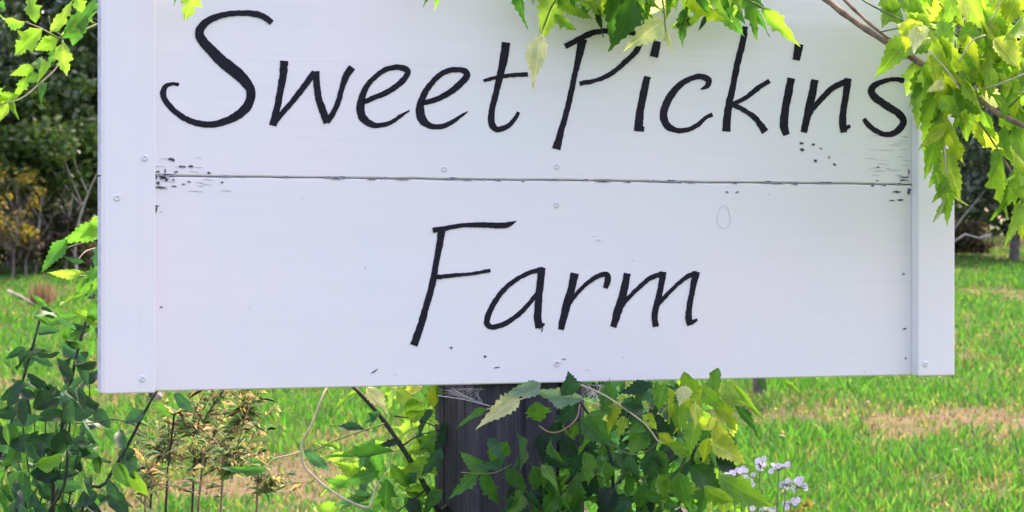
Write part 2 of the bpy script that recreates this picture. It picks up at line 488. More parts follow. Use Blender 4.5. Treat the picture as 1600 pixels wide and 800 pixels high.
def tree(name, label, cat, x, y, height, rad, base, n, size, palette, trunk_r, clumps=40, clump_r=(0.35, 0.7), stems=1, mat_trunk=None, group=None, top_bias=0.0, twigs=0):
    z0 = gz(x, y)
    root = thing(name, label, cat, (x, y, z0), 0, group)
    cs, rs = [], []
    while len(cs) < clumps:
        u = Vector((rnd.uniform(-1, 1), rnd.uniform(-1, 1), rnd.uniform(-1, 1)))
        if u.length > 1 or u.length < 0.25: continue
        h = (u.z + 1) / 2
        cs.append((u.x * rad * (1.0 - top_bias * h), u.y * rad * (1.0 - top_bias * h), base + h * (height - base)))
        rs.append(rnd.uniform(*clump_r))
    g = Geo()
    tips = [Vector(c) for c in cs]
    for s in range(stems):
        ang = rnd.uniform(0, 6.28)
        off = Vector((math.cos(ang), math.sin(ang), 0)) * (0.0 if stems == 1 else 0.18 + 0.1 * s)
        top = Vector((off.x * 2 + rnd.uniform(-.2, .2), off.y * 2, height * 0.82))
        path = [off + Vector((0, 0, -0.15)), off + Vector((rnd.uniform(-.05, .05), 0, height * 0.18)), off * 1.4 + Vector((rnd.uniform(-.15, .15), rnd.uniform(-.1, .1), height * 0.45)), top]
        path = [Vector(p) for p in catmull([tuple(p) for p in path], 0)]
        g.tube(path, [trunk_r * (1.25 - 1.1 * i / (len(path) - 1)) for i in range(len(path))], 8)
        for j, tp in enumerate(tips):
            if j % stems != s: continue
            zt = max(base * 0.75, tp.z * 0.55)
            k = min(range(len(path)), key=lambda q: abs(path[q].z - zt))
            a = path[k]
            mid = a.lerp(tp, 0.5) + Vector((rnd.uniform(-.2, .2), rnd.uniform(-.2, .2), rnd.uniform(0, .3)))
            pp = [Vector(p) for p in catmull([tuple(a), tuple(mid), tuple(tp)], 0)]
            g.tube(pp, [trunk_r * (0.42 - 0.34 * i / (len(pp) - 1)) for i in range(len(pp))], 5)
            for _ in range(twigs):
                e = tp + Vector((rnd.uniform(-1, 1), rnd.uniform(-1, 1), rnd.uniform(-.6, 1))) * clump_r[1]
                g.tube([pp[-3], pp[-3].lerp(e, .5) + Vector((0, 0, .05)), e], [trunk_r * .1, trunk_r * .07, trunk_r * .03], 4)
    g.build("trunk", root, mat_trunk or M_bark)
    V, T, C = leaf_cloud(cs, rs, n, size, palette)
    zmin = 0.05
    V[:, 2] = np.maximum(V[:, 2], zmin)
    o = link("crown", tri_mesh(V, T, "crown", C), root, M_crown)
    return root

DARK = [(0.035, 0.085, 0.042), (0.055, 0.13, 0.055), (0.08, 0.17, 0.06), (0.05, 0.105, 0.072), (0.16, 0.24, 0.17), (0.30, 0.36, 0.30)]  # the palest greens are painted sky glints on the foliage
MID = [(0.05, 0.13, 0.03), (0.08, 0.18, 0.035), (0.12, 0.20, 0.05), (0.05, 0.10, 0.035)]
GREYG = [(0.08, 0.14, 0.09), (0.13, 0.20, 0.14), (0.24, 0.31, 0.25), (0.05, 0.10, 0.065)]
GOLD = [(0.46, 0.32, 0.03), (0.38, 0.25, 0.03), (0.52, 0.40, 0.06), (0.20, 0.22, 0.04), (0.07, 0.13, 0.03)]
RUSSET = [(0.50, 0.28, 0.05), (0.42, 0.24, 0.06), (0.55, 0.40, 0.08), (0.28, 0.21, 0.07), (0.17, 0.19, 0.06)]

def bgx(px, d): return (px - 800) / F_PX * d

tree("dark_tree", "dark evergreen tree at the left edge of the lawn behind the sign", "tree", bgx(20, 34), 34, 7.2, 2.6, 0.15, 46000, 0.105, DARK, 0.05, 110, (0.35, 0.75), 5, twigs=1)
tree("dark_tree", "dark green tree half hidden behind the sign's left batten", "tree", bgx(210, 35.5), 35.5, 6.8, 2.3, 0.15, 26000, 0.105, DARK + MID[:1], 0.06, 80, (0.35, 0.7), 2, twigs=1)
tree("dark_tree", "dark tree just showing at the far left edge behind the golden bush", "tree", bgx(-260, 35), 35, 7.0, 2.4, 0.2, 16000, 0.09, DARK, 0.07, 60, (0.4, 0.75), 2)
tree("leafy_bush", "mid green bush in front of the dark tree, left of the sign", "bush", bgx(70, 32), 32, 2.3, 0.75, 0.6, 4200, 0.10, MID, 0.02, 18, (0.2, 0.4), 4, twigs=3, mat_trunk=M_pale_bark)
tree("leafy_bush", "taller mid green bush with pale leaf tips against the dark tree", "bush", bgx(120, 33), 33, 3.3, 0.9, 1.0, 7000, 0.11, MID + [(0.2, 0.27, 0.17)], 0.018, 22, (0.2, 0.42), 3, twigs=2)
tree("leafy_bush", "yellowish green bush under the vine sprig at the left edge", "bush", bgx(25, 32.6), 32.6, 2.6, 0.8, 0.8, 5000, 0.10, MID + [(0.24, 0.28, 0.06)], 0.018, 18, (0.2, 0.4), 3, twigs=2)
tree("golden_bush", "golden yellow autumn bush at the left edge of the picture", "bush", bgx(-4, 31), 31, 1.45, 0.6, 0.36, 1500, 0.065, GOLD, 0.01, 40, (0.07, 0.2), 5, twigs=2)
tree("apple_tree", "grey green orchard tree with a dark bare trunk right of the sign", "tree", bgx(1583, 36), 36, 4.2, 1.35, 0.55, 20000, 0.095, GREYG, 0.065, 34, (0.25, 0.55), 1, twigs=3)
tree("apple_tree", "low grey green orchard tree just past the sign's right edge", "tree", bgx(1478, 37.5), 37.5, 3.6, 1.3, 0.4, 20000, 0.095, GREYG + DARK[:1], 0.06, 30, (0.25, 0.5), 1, twigs=3)
tree("autumn_tree", "russet and yellow autumn tree behind the vine at the top right", "tree", bgx(1600, 45), 45, 8.5, 2.2, 2.0, 14000, 0.10, RUSSET, 0.11, 50, (0.35, 0.7), 1)
tree("young_apple_tree", "slim grey young trunk under the sign, its crown behind the board", "tree", G(1192, 618)[0], G(1192, 618)[1], 2.2, 0.55, 0.95, 2500, 0.07, GREYG, 0.042, 16, (0.15, 0.3), 1)

BROWN = [(0.10, 0.07, 0.045), (0.07, 0.06, 0.035), (0.05, 0.07, 0.03), (0.15, 0.10, 0.07), (0.04, 0.06, 0.03)]
for lab, px, d, hh in (("low brown undergrowth beneath the golden bush at the left edge", 10, 31.8, .75), ("low brown undergrowth at the foot of the pale bush stems", 110, 32.4, .8),
                       ("low dark undergrowth under the orchard tree by the sign's right edge", 1500, 37, .5)):
    tree("undergrowth_bush", lab, "undergrowth", bgx(px, d), d, hh, .62, .06, 2200, .075, BROWN, .008, 22, (.12, .25), 6, twigs=2, group="low undergrowth along the tree line")

def far_wood():
    cs, rs = [], []
    for i in range(900):
        x = rnd.uniform(-40, 40); y = rnd.uniform(50, 66)
        cs.append((x, y, gz(0, y) + 0.3 + rnd.random() ** 1.15 * 13)); rs.append(rnd.uniform(0.9, 2.0))
    V, T, C = leaf_cloud(cs, rs, 200000, 0.40, DARK + MID + [(0.10, 0.10, 0.03)])
    V[:, 2] = np.maximum(V[:, 2], 1.7)
    o = link("woodland", tri_mesh(V, T, "woodland", C), None, M_crown)
    o["kind"] = "stuff"; o["label"] = "dense dark woodland beyond the orchard"; o["category"] = "woodland"
far_wood()

# pale cut branches lying under the orchard trees
def fallen_branch(label, pts, d, r):
    w = [P(a, b, d) for a, b in pts]
    base = Vector((w[0].x, d, gz(w[0].x, d)))
    root = thing("fallen_branch", label, "branch", base, 0, "pale dead branches under the orchard trees")
    g = Geo(); g.tube(w, [r * (1 - .6 * i / (len(w) - 1)) for i in range(len(w))], 6)
    m = w[len(w) // 2]
    g.tube([m, m + Vector((.08, 0, .05)), m + Vector((.2, .05, .06))], [r * .6, r * .4, r * .2], 5)
    o = g.build("limb", root, M_pale_bark, True, base)
fallen_branch("pale dead branch leaning behind the sign's right edge", [(1488, 362), (1500, 345), (1522, 318), (1545, 290)], 35.2, 0.012)
fallen_branch("pale dead branch lying flat beside the sign's right edge", [(1490, 378), (1508, 366), (1530, 372), (1548, 368)], 34.6, 0.018)

def dry_clump():
    gx, gy = G(66, 478)
    base = Vector((gx, gy, gz(gx, gy)))
    root = thing("dry_plant_clump", "brown dry clump of dead stalks standing in the lawn left of the sign", "dry plant", base)
    V, T, C = [], [], []
    for i in range(260):
        a = rnd.uniform(0, 6.28); r0 = rnd.random() ** .5 * 0.13
        p = Vector((math.cos(a) * r0, math.sin(a) * r0, -0.02)); h = rnd.uniform(.12, .36) * (1 - r0 * 2.2)
        q = p * (0.75 + rnd.uniform(0, .5)) + Vector((rnd.uniform(-.04, .04), rnd.uniform(-.04, .04), h + .02))
        w = Vector((0.007, 0.004, 0)); k = len(V)
        V += [p - w, p + w, q]; T.append((k, k + 1, k + 2)); C += [rnd.choice([(0.24, .16, .10), (.17, .11, .07), (.33, .24, .16), (.12, .09, .06)])] * 3
    link("stalks", tri_mesh(np.array([tuple(v) for v in V]), np.array(T), "stalks", np.array(C)), root, M_weed)
    g = Geo(); g.tube([Vector((-.34, -.1, .16)), Vector((-.2, -.12, .10)), Vector((-.06, -.13, .02))], [.012, .012, .009], 5)
    g.build("twig", root, M_pale_bark)
dry_clump()

# ------------------------------------------------------------------ sign
TH = R(22.0)
SIGN_D = 3.5
Z_SEAM = CAM_Z + (HOR_Y - 281.3) / F_PX * SIGN_D
Z_BOT = CAM_Z + (HOR_Y - 599.5) / F_PX * SIGN_D
BH = Z_SEAM - Z_BOT
Z_TOP = Z_SEAM + BH
T_B = 0.021           # board and batten thickness
sign = thing("farm_sign", "white painted wooden board sign with hand lettered farm name on a post", "sign", (0, SIGN_D, Z_BOT), TH)

def S(px, py, off=0.0):
    """pixel -> sign coordinates (x along the board, z above its lower edge) on the plane 'off' in front of the boards"""
    dx, dz = (px - 800) / F_PX, (HOR_Y - py) / F_PX
    n = Vector((math.sin(TH), -math.cos(TH)))
    # ray (dx*t, t); plane through (0, SIGN_D)+n*off
    p0 = Vector((0, SIGN_D)) + n * off
    t = p0.dot(n) / (Vector((dx, 1.0)).dot(n))
    X, Y, Z = dx * t, t, CAM_Z + dz * t
    return (X * math.cos(TH) + (Y - SIGN_D) * math.sin(TH), Z - Z_BOT)

XL = S(163, 400, T_B)[0]
XLI = S(243, 400, T_B)[0]
XRI = S(1435, 400, T_B)[0]
XR = S(1492, 400, T_B)[0]

def board(z0, z1, mat, seed, lip):
    """plank with slightly wavering long edges; lip = rebate behind the seam"""
    bm = bmesh.new()
    n = 140
    prof_prev = None
    b = 0.0016
    rows = []
    for i in range(n + 1):
        x = XL + 0.0006 + (XR - XL - 0.0012) * i / n
        wv = 0.0009 * noise.noise((x * 5, seed, 0)) + 0.0008 * noise.noise((x * 31, seed, 2))
        cup = 0.0006 * noise.noise((x * 2, seed, 5))
        lo = z0 + (wv if seed > 0.5 else 0); hi = z1 + (0 if seed > 0.5 else wv)
        prof = [(0 + cup, lo + b), (b + cup, lo), (T_B, lo), (T_B, hi), (b + cup, hi), (0 + cup, hi - b), (cup + 0.0003, lo + (hi - lo) * .66), (cup - 0.0003, lo + (hi - lo) * .33)]
        rows.append([bm.verts.new((x, y, z)) for y, z in prof])
    m = len(rows[0])
    for i in range(n):
        for k in range(m):
            k2 = (k + 1) % m
            bm.faces.new((rows[i][k], rows[i + 1][k], rows[i + 1][k2], rows[i][k2]))
    bm.faces.new(rows[0]); bm.faces.new(rows[-1][::-1])
    if lip:
        vs_ = [bm.verts.new((x, y, z)) for x in (XL + .004, XR - .004) for y in (0.009, 0.017) for z in (z1 - 0.004, z1 + 0.004)]
        for q in ((0, 1, 3, 2), (4, 6, 7, 5), (0, 4, 5, 1), (2, 3, 7, 6), (0, 2, 6, 4), (1, 5, 7, 3)):
            bm.faces.new([vs_[i] for i in q])
    bmesh.ops.recalc_face_normals(bm, faces=bm.faces)
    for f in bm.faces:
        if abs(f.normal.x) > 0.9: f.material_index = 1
    me = bpy.data.meshes.new("board"); bm.to_mesh(me); bm.free()
    o = link("board", me, sign, mat)
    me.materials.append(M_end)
    return o
H = BH
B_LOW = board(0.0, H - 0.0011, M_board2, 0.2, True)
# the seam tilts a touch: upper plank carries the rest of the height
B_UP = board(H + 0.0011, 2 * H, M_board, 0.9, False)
BATTENS = []
for (a, b_) in ((XL, XLI), (XRI, XR)):
    BATTENS.append(link("batten", box_mesh(a, b_, -T_B, -0.0004, -0.0006, 2 * H + 0.0006, 0.0018, 2, "batten"), sign, M_batten))

# lettering: brush strokes (x, y, width) read in three enlarged windows of the sign
def stroke_mesh(g, pts, ox, oy, lift, seed):
    s = 4.0
    q = [(ox + x / s, oy + y / s, w / s) for x, y, w in pts]
    q = catmull(q, 2.2)
    L, Rr = [], []
    n = len(q)
    for i, (x, y, w) in enumerate(q):
        x0, y0, _ = q[max(0, i - 1)]; x1, y1, _ = q[min(n - 1, i + 1)]
        tx, ty = x1 - x0, y1 - y0
        k = math.hypot(tx, ty) or 1
        nx, ny = -ty / k, tx / k
        w = max(w, 0.6)
        j1 = 0.75 * noise.noise((x * .16, y * .16, seed)) + 0.42 * noise.noise((x * .5, y * .5, seed + 7))
        j2 = 0.75 * noise.noise((x * .16, y * .16, seed + 30)) + 0.42 * noise.noise((x * .5, y * .5, seed + 37))
        L.append(S(x + nx * (w / 2 + j1), y + ny * (w / 2 + j1)))
        Rr.append(S(x - nx * (w / 2 + j2), y - ny * (w / 2 + j2)))
    V = []
    for (a, b) in zip(L, Rr):
        V += [(a[0], -lift, a[1]), (b[0], -lift, b[1]), (a[0], 0.0006, a[1]), (b[0], 0.0006, b[1])]
    Fc = []
    for i in range(n - 1):
        a, b = i * 4, i * 4 + 4
        Fc += [(a, a + 1, b + 1, b), (a + 1, a + 3, b + 3, b + 1), (a, b, b + 2, a + 2)]
    Fc += [(0, 2, 3, 1), ((n - 1) * 4, (n - 1) * 4 + 1, (n - 1) * 4 + 3, (n - 1) * 4 + 2)]
    g.add(V, Fc)

A, B, C_, D_, E_, F_ = (240, 10), (520, 50), (820, 40), (1040, 40), (620, 340), (720, 380)
LETTERS = [
 (A, [[(738,103,34),(700,72,38),(640,48,38),(540,41,34),(440,52,36),(360,80,42),(308,118,50),(285,165,54),(305,215,58),(360,275,64),(430,345,72),(500,400,74),(560,455,68),(600,510,58),(608,555,56),(590,615,58),(545,665,56),(480,705,48),(400,733,42),(330,738,40),(250,723,38),(170,685,36),(105,630,36),(68,580,36),(60,535,38),(75,500,30),(110,485,22),(158,488,22)]]),
 (A, [[(816,340,50),(808,440,46),(790,540,42),(770,640,42),(745,745,46)], [(750,730,40),(800,670,34),(870,590,34),(940,500,38),(1005,410,38)], [(1012,405,44),(1018,470,40),(1030,570,42),(1060,660,46),(1085,728,44)], [(1080,722,40),(1125,660,34),(1155,590,32),(1180,500,34),(1205,430,42),(1240,380,44)]]),
 (B, [[(185,440,34),(260,410,32),(340,375,36),(420,320,36),(465,265,36),(460,235,38),(400,220,34),(330,235,32),(260,285,32),(205,350,36),(178,430,46),(172,490,50),(190,540,50),(240,578,40),(300,582,32),(370,562,28),(430,520,20),(478,490,8)]]),
 (B, [[(560,445,32),(650,420,34),(740,370,40),(810,310,40),(838,270,40),(815,240,36),(750,236,34),(690,255,34),(630,305,34),(580,370,38),(550,440,44),(545,500,56),(560,550,54),(610,588,36),(680,590,32),(750,560,28),(800,525,18),(842,497,6)]]),
 (B, [[(1083,65,52),(1070,160,52),(1045,270,42),(1020,380,38),(995,480,38),(990,560,44),(1015,605,40),(1060,603,34),(1110,575,30),(1145,530,26),(1160,500,22)], [(942,305,18),(1000,288,24),(1080,275,24),(1150,268,26),(1218,265,30)]]),
 (C_, [[(358,85,60),(345,160,46),(320,270,34),(290,410,36),(255,560,36),(220,680,40),(195,772,56)], [(252,130,34),(330,90,36),(410,50,36),(480,35,34),(545,35,34),(640,38,32),(710,60,32),(722,100,34),(690,165,34),(620,235,32),(540,300,30),(450,340,28),(342,363,30)]]),
 (C_, [[(765,318,42),(745,410,46),(722,520,48),(708,660,54)], [(690,640,40),(745,648,32)], [(828,98,46),(805,195,52)]]),
 (C_, [[(1100,398,10),(1140,375,32),(1147,340,40),(1100,318,36),(1040,330,34),(970,370,38),(910,440,46),(872,520,46),(868,580,48),(895,630,46),(950,655,34),(1020,650,30),(1080,620,28),(1130,575,24),(1172,555,26)]]),
 (C_, [[(1375,5,34),(1365,90,38),(1330,230,38),(1300,380,38),(1270,520,46),(1258,662,52)], [(1528,345,26),(1450,395,30),(1380,450,28),(1290,495,28)], [(1290,490,30),(1370,530,30),(1440,580,34),(1502,664,46)]]),
 (D_, [[(785,328,44),(765,430,50),(745,540,48),(738,630,52),(755,684,40)], [(835,116,54),(815,215,44)]]),
 (D_, [[(932,338,46),(915,430,48),(890,540,48),(862,668,40)], [(880,590,22),(920,520,30),(980,450,34),(1050,385,36),(1140,345,38)], [(1140,330,42),(1128,420,40),(1110,530,40),(1105,610,46),(1112,668,38)], [(1105,655,28),(1152,626,20)]]),
 (D_, [[(1490,345,36),(1440,335,26),(1370,345,30),(1310,370,38),(1285,410,44),(1310,450,46),(1380,500,46),(1450,545,44),(1485,590,44),(1475,630,42),(1430,670,38),(1370,680,34),(1310,655,32),(1265,620,32),(1238,582,26)]]),
 (E_, [[(280,75,48),(268,160,40),(245,290,36),(225,400,40),(190,530,40),(150,670,42),(106,798,48)], [(225,80,32),(300,68,30),(400,50,28),(520,45,32),(640,48,36),(690,45,34),(745,22,4)], [(235,372,32),(350,362,24),(480,348,20),(584,330,22)]]),
 (E_, [[(915,325,36),(840,340,28),(750,385,28),(670,450,30),(610,530,34),(570,610,36),(565,665,38),(600,685,32),(680,660,32),(760,605,30),(820,545,28),(875,475,26)], [(906,312,44),(895,420,44),(885,520,44),(880,620,46),(890,690,50)], [(885,685,30),(922,664,14)]]),
 (F_, [[(712,187,50),(690,290,46),(660,390,50),(624,540,38)], [(670,380,30),(720,320,24),(790,250,26),(860,205,30),(910,195,34),(918,230,38),(902,280,30)]]),
 (F_, [[(1040,188,42),(1018,300,46),(985,410,50),(952,524,40)], [(985,420,30),(1030,360,26),(1100,290,26),(1180,220,30),(1260,192,34)], [(1262,178,44),(1250,270,36),(1228,370,38),(1210,450,36),(1218,522,36)], [(1225,390,28),(1280,330,24),(1350,260,24),(1420,205,28),(1475,190,34)], [(1470,178,44),(1450,280,34),(1430,380,34),(1422,470,40),(1435,510,40)], [(1430,500,28),(1476,476,16)]]),
]
for li, ((ox, oy), strokes) in enumerate(LETTERS):
    g = Geo()
    for si, st in enumerate(strokes):
        stroke_mesh(g, st, ox, oy, 0.0009 + 0.00012 * si, li * 3.7 + si)
    g.build("letter", sign, M_letter, False)

# screws
def screw(px, py, off, dark):
    x, z = S(px, py, off)
    V, Fc = [], []
    n = 12
    for (r, y) in ((0.0046, 0.0), (0.0042, -0.0012), (0.0026, -0.0016), (0.0014, -0.0004)):
        for k in range(n):
            a = 2 * math.pi * k / n
            V.append((x + r * math.cos(a), -off + y, z + r * math.sin(a)))
    for j in range(3):
        for k in range(n):
            Fc.append((j * n + k, (j + 1) * n + k, (j + 1) * n + (k + 1) % n, j * n + (k + 1) % n))
    Fc.append(tuple(3 * n + k for k in range(n))[::-1])
    link("screw", mesh_from(V, Fc, "screw", True), (BATTENS[0] if px < 400 else BATTENS[1]) if off > 0 else (B_UP if py < 283 else B_LOW), M_rust if dark else M_nail)
for px, py, of, dk in [(226, 247, T_B, 0), (183, 309, T_B, 0), (223, 592, T_B, 0), (870, 260, 0, 0), (870, 320, 0, 0), (870, 568, 0, 0), (1449, 267, T_B, 0), (1446, 569, T_B, 0), (694, 264, 0, 0)]:
    screw(px, py, of, dk)

# flaked paint: little patches of bare grey wood, too small to pick apart
def chips(name, mat, lst, lift):
    g = Geo()
    for (px, py, w, h, ang) in lst:
        n = 13
        ring = []
        for k in range(n):
            a = 2 * math.pi * k / n
            r = 1 + 0.8 * noise.noise((px + math.cos(a) * 2.6, py + math.sin(a) * 2.6, 3.3))
            u, v = math.cos(a) * w / 2 * r, math.sin(a) * h / 2 * r
            ring.append(S(px + u * math.cos(ang) - v * math.sin(ang), py + u * math.sin(ang) + v * math.cos(ang)))
        g.add([(x, -lift, z) for x, z in ring] + [(x, 0.001, z) for x, z in ring], [tuple(range(n))] + [(k, n + k, n + (k + 1) % n, (k + 1) % n) for k in range(n)])
    o = g.build(name, sign, mat, False)
    o["kind"] = "stuff"
CH = [(268, 249, 10, 4, .25), (282, 260, 6, 3, 0), (298, 260, 8, 3, -.1), (326, 270, 4, 3, .3), (253, 277, 12, 5, .2), (262, 273, 18, 2.4, .03), (260, 281, 4, 4, 0), (271, 281, 3, 2, 0),
      (247, 286, 5, 4, 0), (251, 293, 16, 3.2, .12), (272, 291, 8, 2, 0), (245, 322, 5, 2, 0), (244, 327, 2, 8, .2), (244, 276, 3, 6, 0), (258, 267, 1.6, 7, 0), (347, 285, 3, 2, 0),
      (1252, 224, 5, 3, 0), (1253, 234, 6, 4, .4), (1271, 226, 4, 3, 0), (1274, 251, 4, 4, 0), (1304, 257, 5, 3, .6), (1282, 232, 2, 2, 0), (1295, 246, 2, 3, 0),
      (1402, 300, 10, 2.6, 0), (1420, 299, 4, 9, .2), (1406, 313, 7, 2.4, .1), (1394, 313, 6, 1.5, 0), (1363, 290, 4, 3, 0), (1420, 268, 2, 8, 0), (1412, 277, 14, 1.6, .05), (1411, 281, 10, 1.4, 0),
      (1412, 428, 3, 2.4, 0), (1413, 514, 5, 2.4, 0), (1415, 560, 2, 3, 0), (873, 567, 4, 2, 0), (758, 557, 3, 3, 0), (776, 574, 8, 1.5, -.1), (585, 580, 10, 1.6, -.6), (705, 543, 3, 3, 0), (881, 561, 5, 1.2, 0), (252, 480, 4, 2, 0), (847, 515, 1.6, 7, .2), (1152, 300, 4, 2, 0), (1136, 300, 3, 2, 0)]
_r = random.Random(8)
def seam_y(x): return 275 + (x - 243) / 1177 * 13
for i in range(30):
    x = 250 + 1170 * (_r.random() ** .6)
    CH.append((x, seam_y(x) + _r.choice((-1, 1)) * _r.uniform(.8, 2.0), _r.uniform(3, 16), _r.uniform(.8, 1.8), .011))
for i in range(8):
    CH.append((246 + _r.random() ** 2 * 60, 277 + _r.gauss(0, 9), _r.uniform(2, 8), _r.uniform(1, 2.4), _r.uniform(-.1, .2)))
for i in range(6):
    CH.append((1420 - _r.random() ** 2 * 50, 288 + _r.gauss(0, 12), _r.uniform(2, 9), _r.uniform(.8, 2), _r.uniform(-.1, .1)))
chips("paint_flakes", M_chip, CH, 0.0007)
chips("lifted_paint_edges", M_pale_chip, [(x, y + .3, w * 1.25 + 1.6, h * 1.25 + 1.4, a) for x, y, w, h, a in CH], 0.0004)
CH2 = []
r2 = random.Random(5)
for i in range(26):
    CH2.append((r2.uniform(1360, 1418), r2.uniform(212, 285), r2.uniform(6, 20), r2.uniform(.9, 1.8), r2.uniform(-.06, .1)))
for i in range(16):
    CH2.append((246 + r2.random() ** 1.6 * 110, r2.uniform(245, 300), r2.uniform(6, 22), r2.uniform(.8, 1.6), r2.uniform(-.05, .2)))
for i in range(14):
    CH2.append((r2.uniform(250, 1400), r2.uniform(300, 590), r2.uniform(2, 6), r2.uniform(.8, 1.8), r2.uniform(-.4, .4)))
chips("paint_scuffs", M_pale_chip, CH2, 0.0005)

def knot(px, py, rx, ry):
    g = Geo()
    pts = []
    for k in range(25):
        a = 2 * math.pi * k / 24
        x, z = S(px + math.cos(a) * rx * (1 + .12 * math.sin(3 * a)), py + math.sin(a) * ry)
        pts.append(Vector((x, -0.0002, z)))
    g.tube(pts, 0.0004, 5)
    g.build("knot", B_LOW, M_nail)
knot(1131, 339, 10, 18)

# ------------------------------------------------------------------ post
def post():
    ca, sa = math.cos(TH), math.sin(TH)
    # post axes follow the sign; front face lies against the back of the boards
    xr = S(917, 700, -T_B)[0]; xl = S(743, 700, -T_B)[0]
    w = xr - xl
    cx = (xl + xr) / 2
    org = Vector((0, SIGN_D, 0)) + Vector((ca, sa, 0)) * cx + Vector((-sa, ca, 0)) * (T_B + 0.001 + w / 2)
    gzv = gz(org.x, org.y)
    root = thing("wooden_post", "square grey weathered wooden post carrying the white sign, wrapped in vine", "post", (org.x, org.y, gzv), TH)
    bm = bmesh.new()
    hw = w / 2
    per = []
    nseg = 44
    corners = [(-hw, -hw), (hw, -hw), (hw, hw), (-hw, hw)]
    bv = 0.008
    prof = []
    for i in range(4):
        a = Vector(corners[i]); b = Vector(corners[(i + 1) % 4]); d = (b - a).normalized()
        a2, b2 = a + d * bv, b - d * bv
        for k in range(nseg + 1):
            prof.append((a2.lerp(b2, k / nseg), i))
    zs = np.linspace(-0.4, Z_TOP - gzv - 0.015, 90)
    rows = []
    checks = [(0, 0.43, 0.016), (0, 0.78, 0.010), (3, 0.55, 0.007), (0, 0.12, 0.007), (3, 0.25, 0.006), (0, 0.30, 0.006), (0, 0.62, 0.005), (3, 0.8, 0.006)]
    nor = [Vector((0, -1)), Vector((1, 0)), Vector((0, 1)), Vector((-1, 0))]
    for z in zs:
        row = []
        for j, (p, side) in enumerate(prof):
            k = (j % (nseg + 1)) / nseg
            dep = 0.0005 * noise.noise((p.x * 150, p.y * 150, z * 9)) + 0.0012 * noise.noise((p.x * 40, p.y * 40, z * 3))
            for (s_, kk, dd) in checks:
                kw = kk + 0.012 * math.sin(z * 5 + s_ + kk * 9) + 0.006 * math.sin(z * 31 + kk * 40)
                if s_ == side and abs(k - kw) < 0.75 / nseg: dep -= dd * max(0, .55 + .6 * math.sin(z * 3.1 + kk * 20))
            q = p + nor[side] * dep
            row.append(bm.verts.new((q.x, q.y, z)))
        rows.append(row)
    m = len(prof)
    for i in range(len(zs) - 1):
        for k in range(m):
            bm.faces.new((rows[i][k], rows[i][(k + 1) % m], rows[i + 1][(k + 1) % m], rows[i + 1][k]))
    bm.faces.new(rows[-1]); bm.faces.new(rows[0][::-1])
    bmesh.ops.recalc_face_normals(bm, faces=bm.faces)
    me = bpy.data.meshes.new("timber"); bm.to_mesh(me); bm.free()
    link("timber", me, root, M_post)
post()

# ------------------------------------------------------------------ leaves near the sign
def leaflet_mesh(seed, teeth=7, tip=1.0, curl=0.25, fold=0.25, entire=False, widest=0.36):
    r = random.Random(seed)
    V, Fc, UV = [], [], []
    rows = teeth * 2 + 2
    cols = (-1, -0.5, 0, 0.5, 1)
    tw = r.uniform(-.5, .5); bend = r.uniform(-.22, .22)
    for i in range(rows + 1):
        v = i / rows
        # ovate outline drawn out to a long tip
        w = math.sin(math.pi * min(1, v / (2 * widest)) ) if v < widest else (1 - ((v - widest) / (1 - widest)) ** (1.25 if not entire else 1.9)) ** (1.15 if not entire else 0.8)
        w = max(w, 0.0) * 0.5
        if v < widest: w = 0.5 * math.sin(math.pi / 2 * (v / widest)) ** 0.75
        if not entire and 0 < i < rows:
            w *= 1.09 if i % 2 else 0.83
        w *= r.uniform(0.94, 1.05)
        fw = 0.02 if (not entire and i % 2) else 0
        for u in cols:
            x = u * w
            z = fold * abs(x) - curl * v * v + tw * x * v + 0.05 * abs(u) * math.sin(11 * v + u * 2 + seed)
            x += bend * v * v
            y = v + (fw if abs(u) == 1 else 0) - 0.05 * abs(u) * (1 - v)
            V.append((x, y, z)); UV.append((u * (w / 0.5), v))
    nc = len(cols)
    for i in range(rows):
        for k in range(nc - 1):
            Fc.append((i * nc + k, i * nc + k + 1, (i + 1) * nc + k + 1, (i + 1) * nc + k))
    # short stalk
    b = len(V)
    for (x, y, z) in ((-.012, -.16, 0), (.012, -.16, 0), (.012, .02, 0), (-.012, .02, 0), (0, -.16, -.02), (0, .02, -.02)):
        V.append((x, y, z)); UV.append((0, 0))
    Fc += [(b, b + 1, b + 2, b + 3), (b, b + 3, b + 5, b + 4), (b + 1, b + 4, b + 5, b + 2)]
    me = mesh_from(V, Fc, "leaf", True)
    uvl = me.uv_layers.new(name="UVMap")
    for lp in me.loops: uvl.data[lp.index].uv = UV[lp.vertex_index]
    return me

def lobed_mesh(seed, curl, fold):
    r = random.Random(seed)
    tab = [(0, .0), (.06, .2), (.14, .33), (.2, .31), (.27, .43), (.33, .40), (.40, .52), (.46, .44), (.50, .27), (.56, .24), (.62, .33), (.68, .25), (.75, .24), (.81, .13), (.9, .07), (1, 0)]
    V, Fc, UV = [], [], []
    cols = (-1, -.5, 0, .5, 1); tw = r.uniform(-.4, .4); bend = r.uniform(-.25, .25)
    for i, (v, w) in enumerate(tab):
        wl, wr = w * r.uniform(.8, 1.15), w * r.uniform(.8, 1.15)
        for u in cols:
            x = u * (wl if u < 0 else wr)
            z = fold * abs(x) - curl * v * v + tw * x * v + .05 * abs(u) * math.sin(10 * v + u * 2 + seed)
            y = v + (.09 * w * 2 if abs(u) == 1 else .03 * w if u else 0)
            V.append((x + bend * v * v, y, z)); UV.append((u * w * 2, v))
    nc = 5
    for i in range(len(tab) - 1):
        for k in range(nc - 1): Fc.append((i * nc + k, i * nc + k + 1, (i + 1) * nc + k + 1, (i + 1) * nc + k))
    me = mesh_from(V, Fc, "leaf", True)
    uvl = me.uv_layers.new(name="UVMap")
    for lp in me.loops: uvl.data[lp.index].uv = UV[lp.vertex_index]
    return me

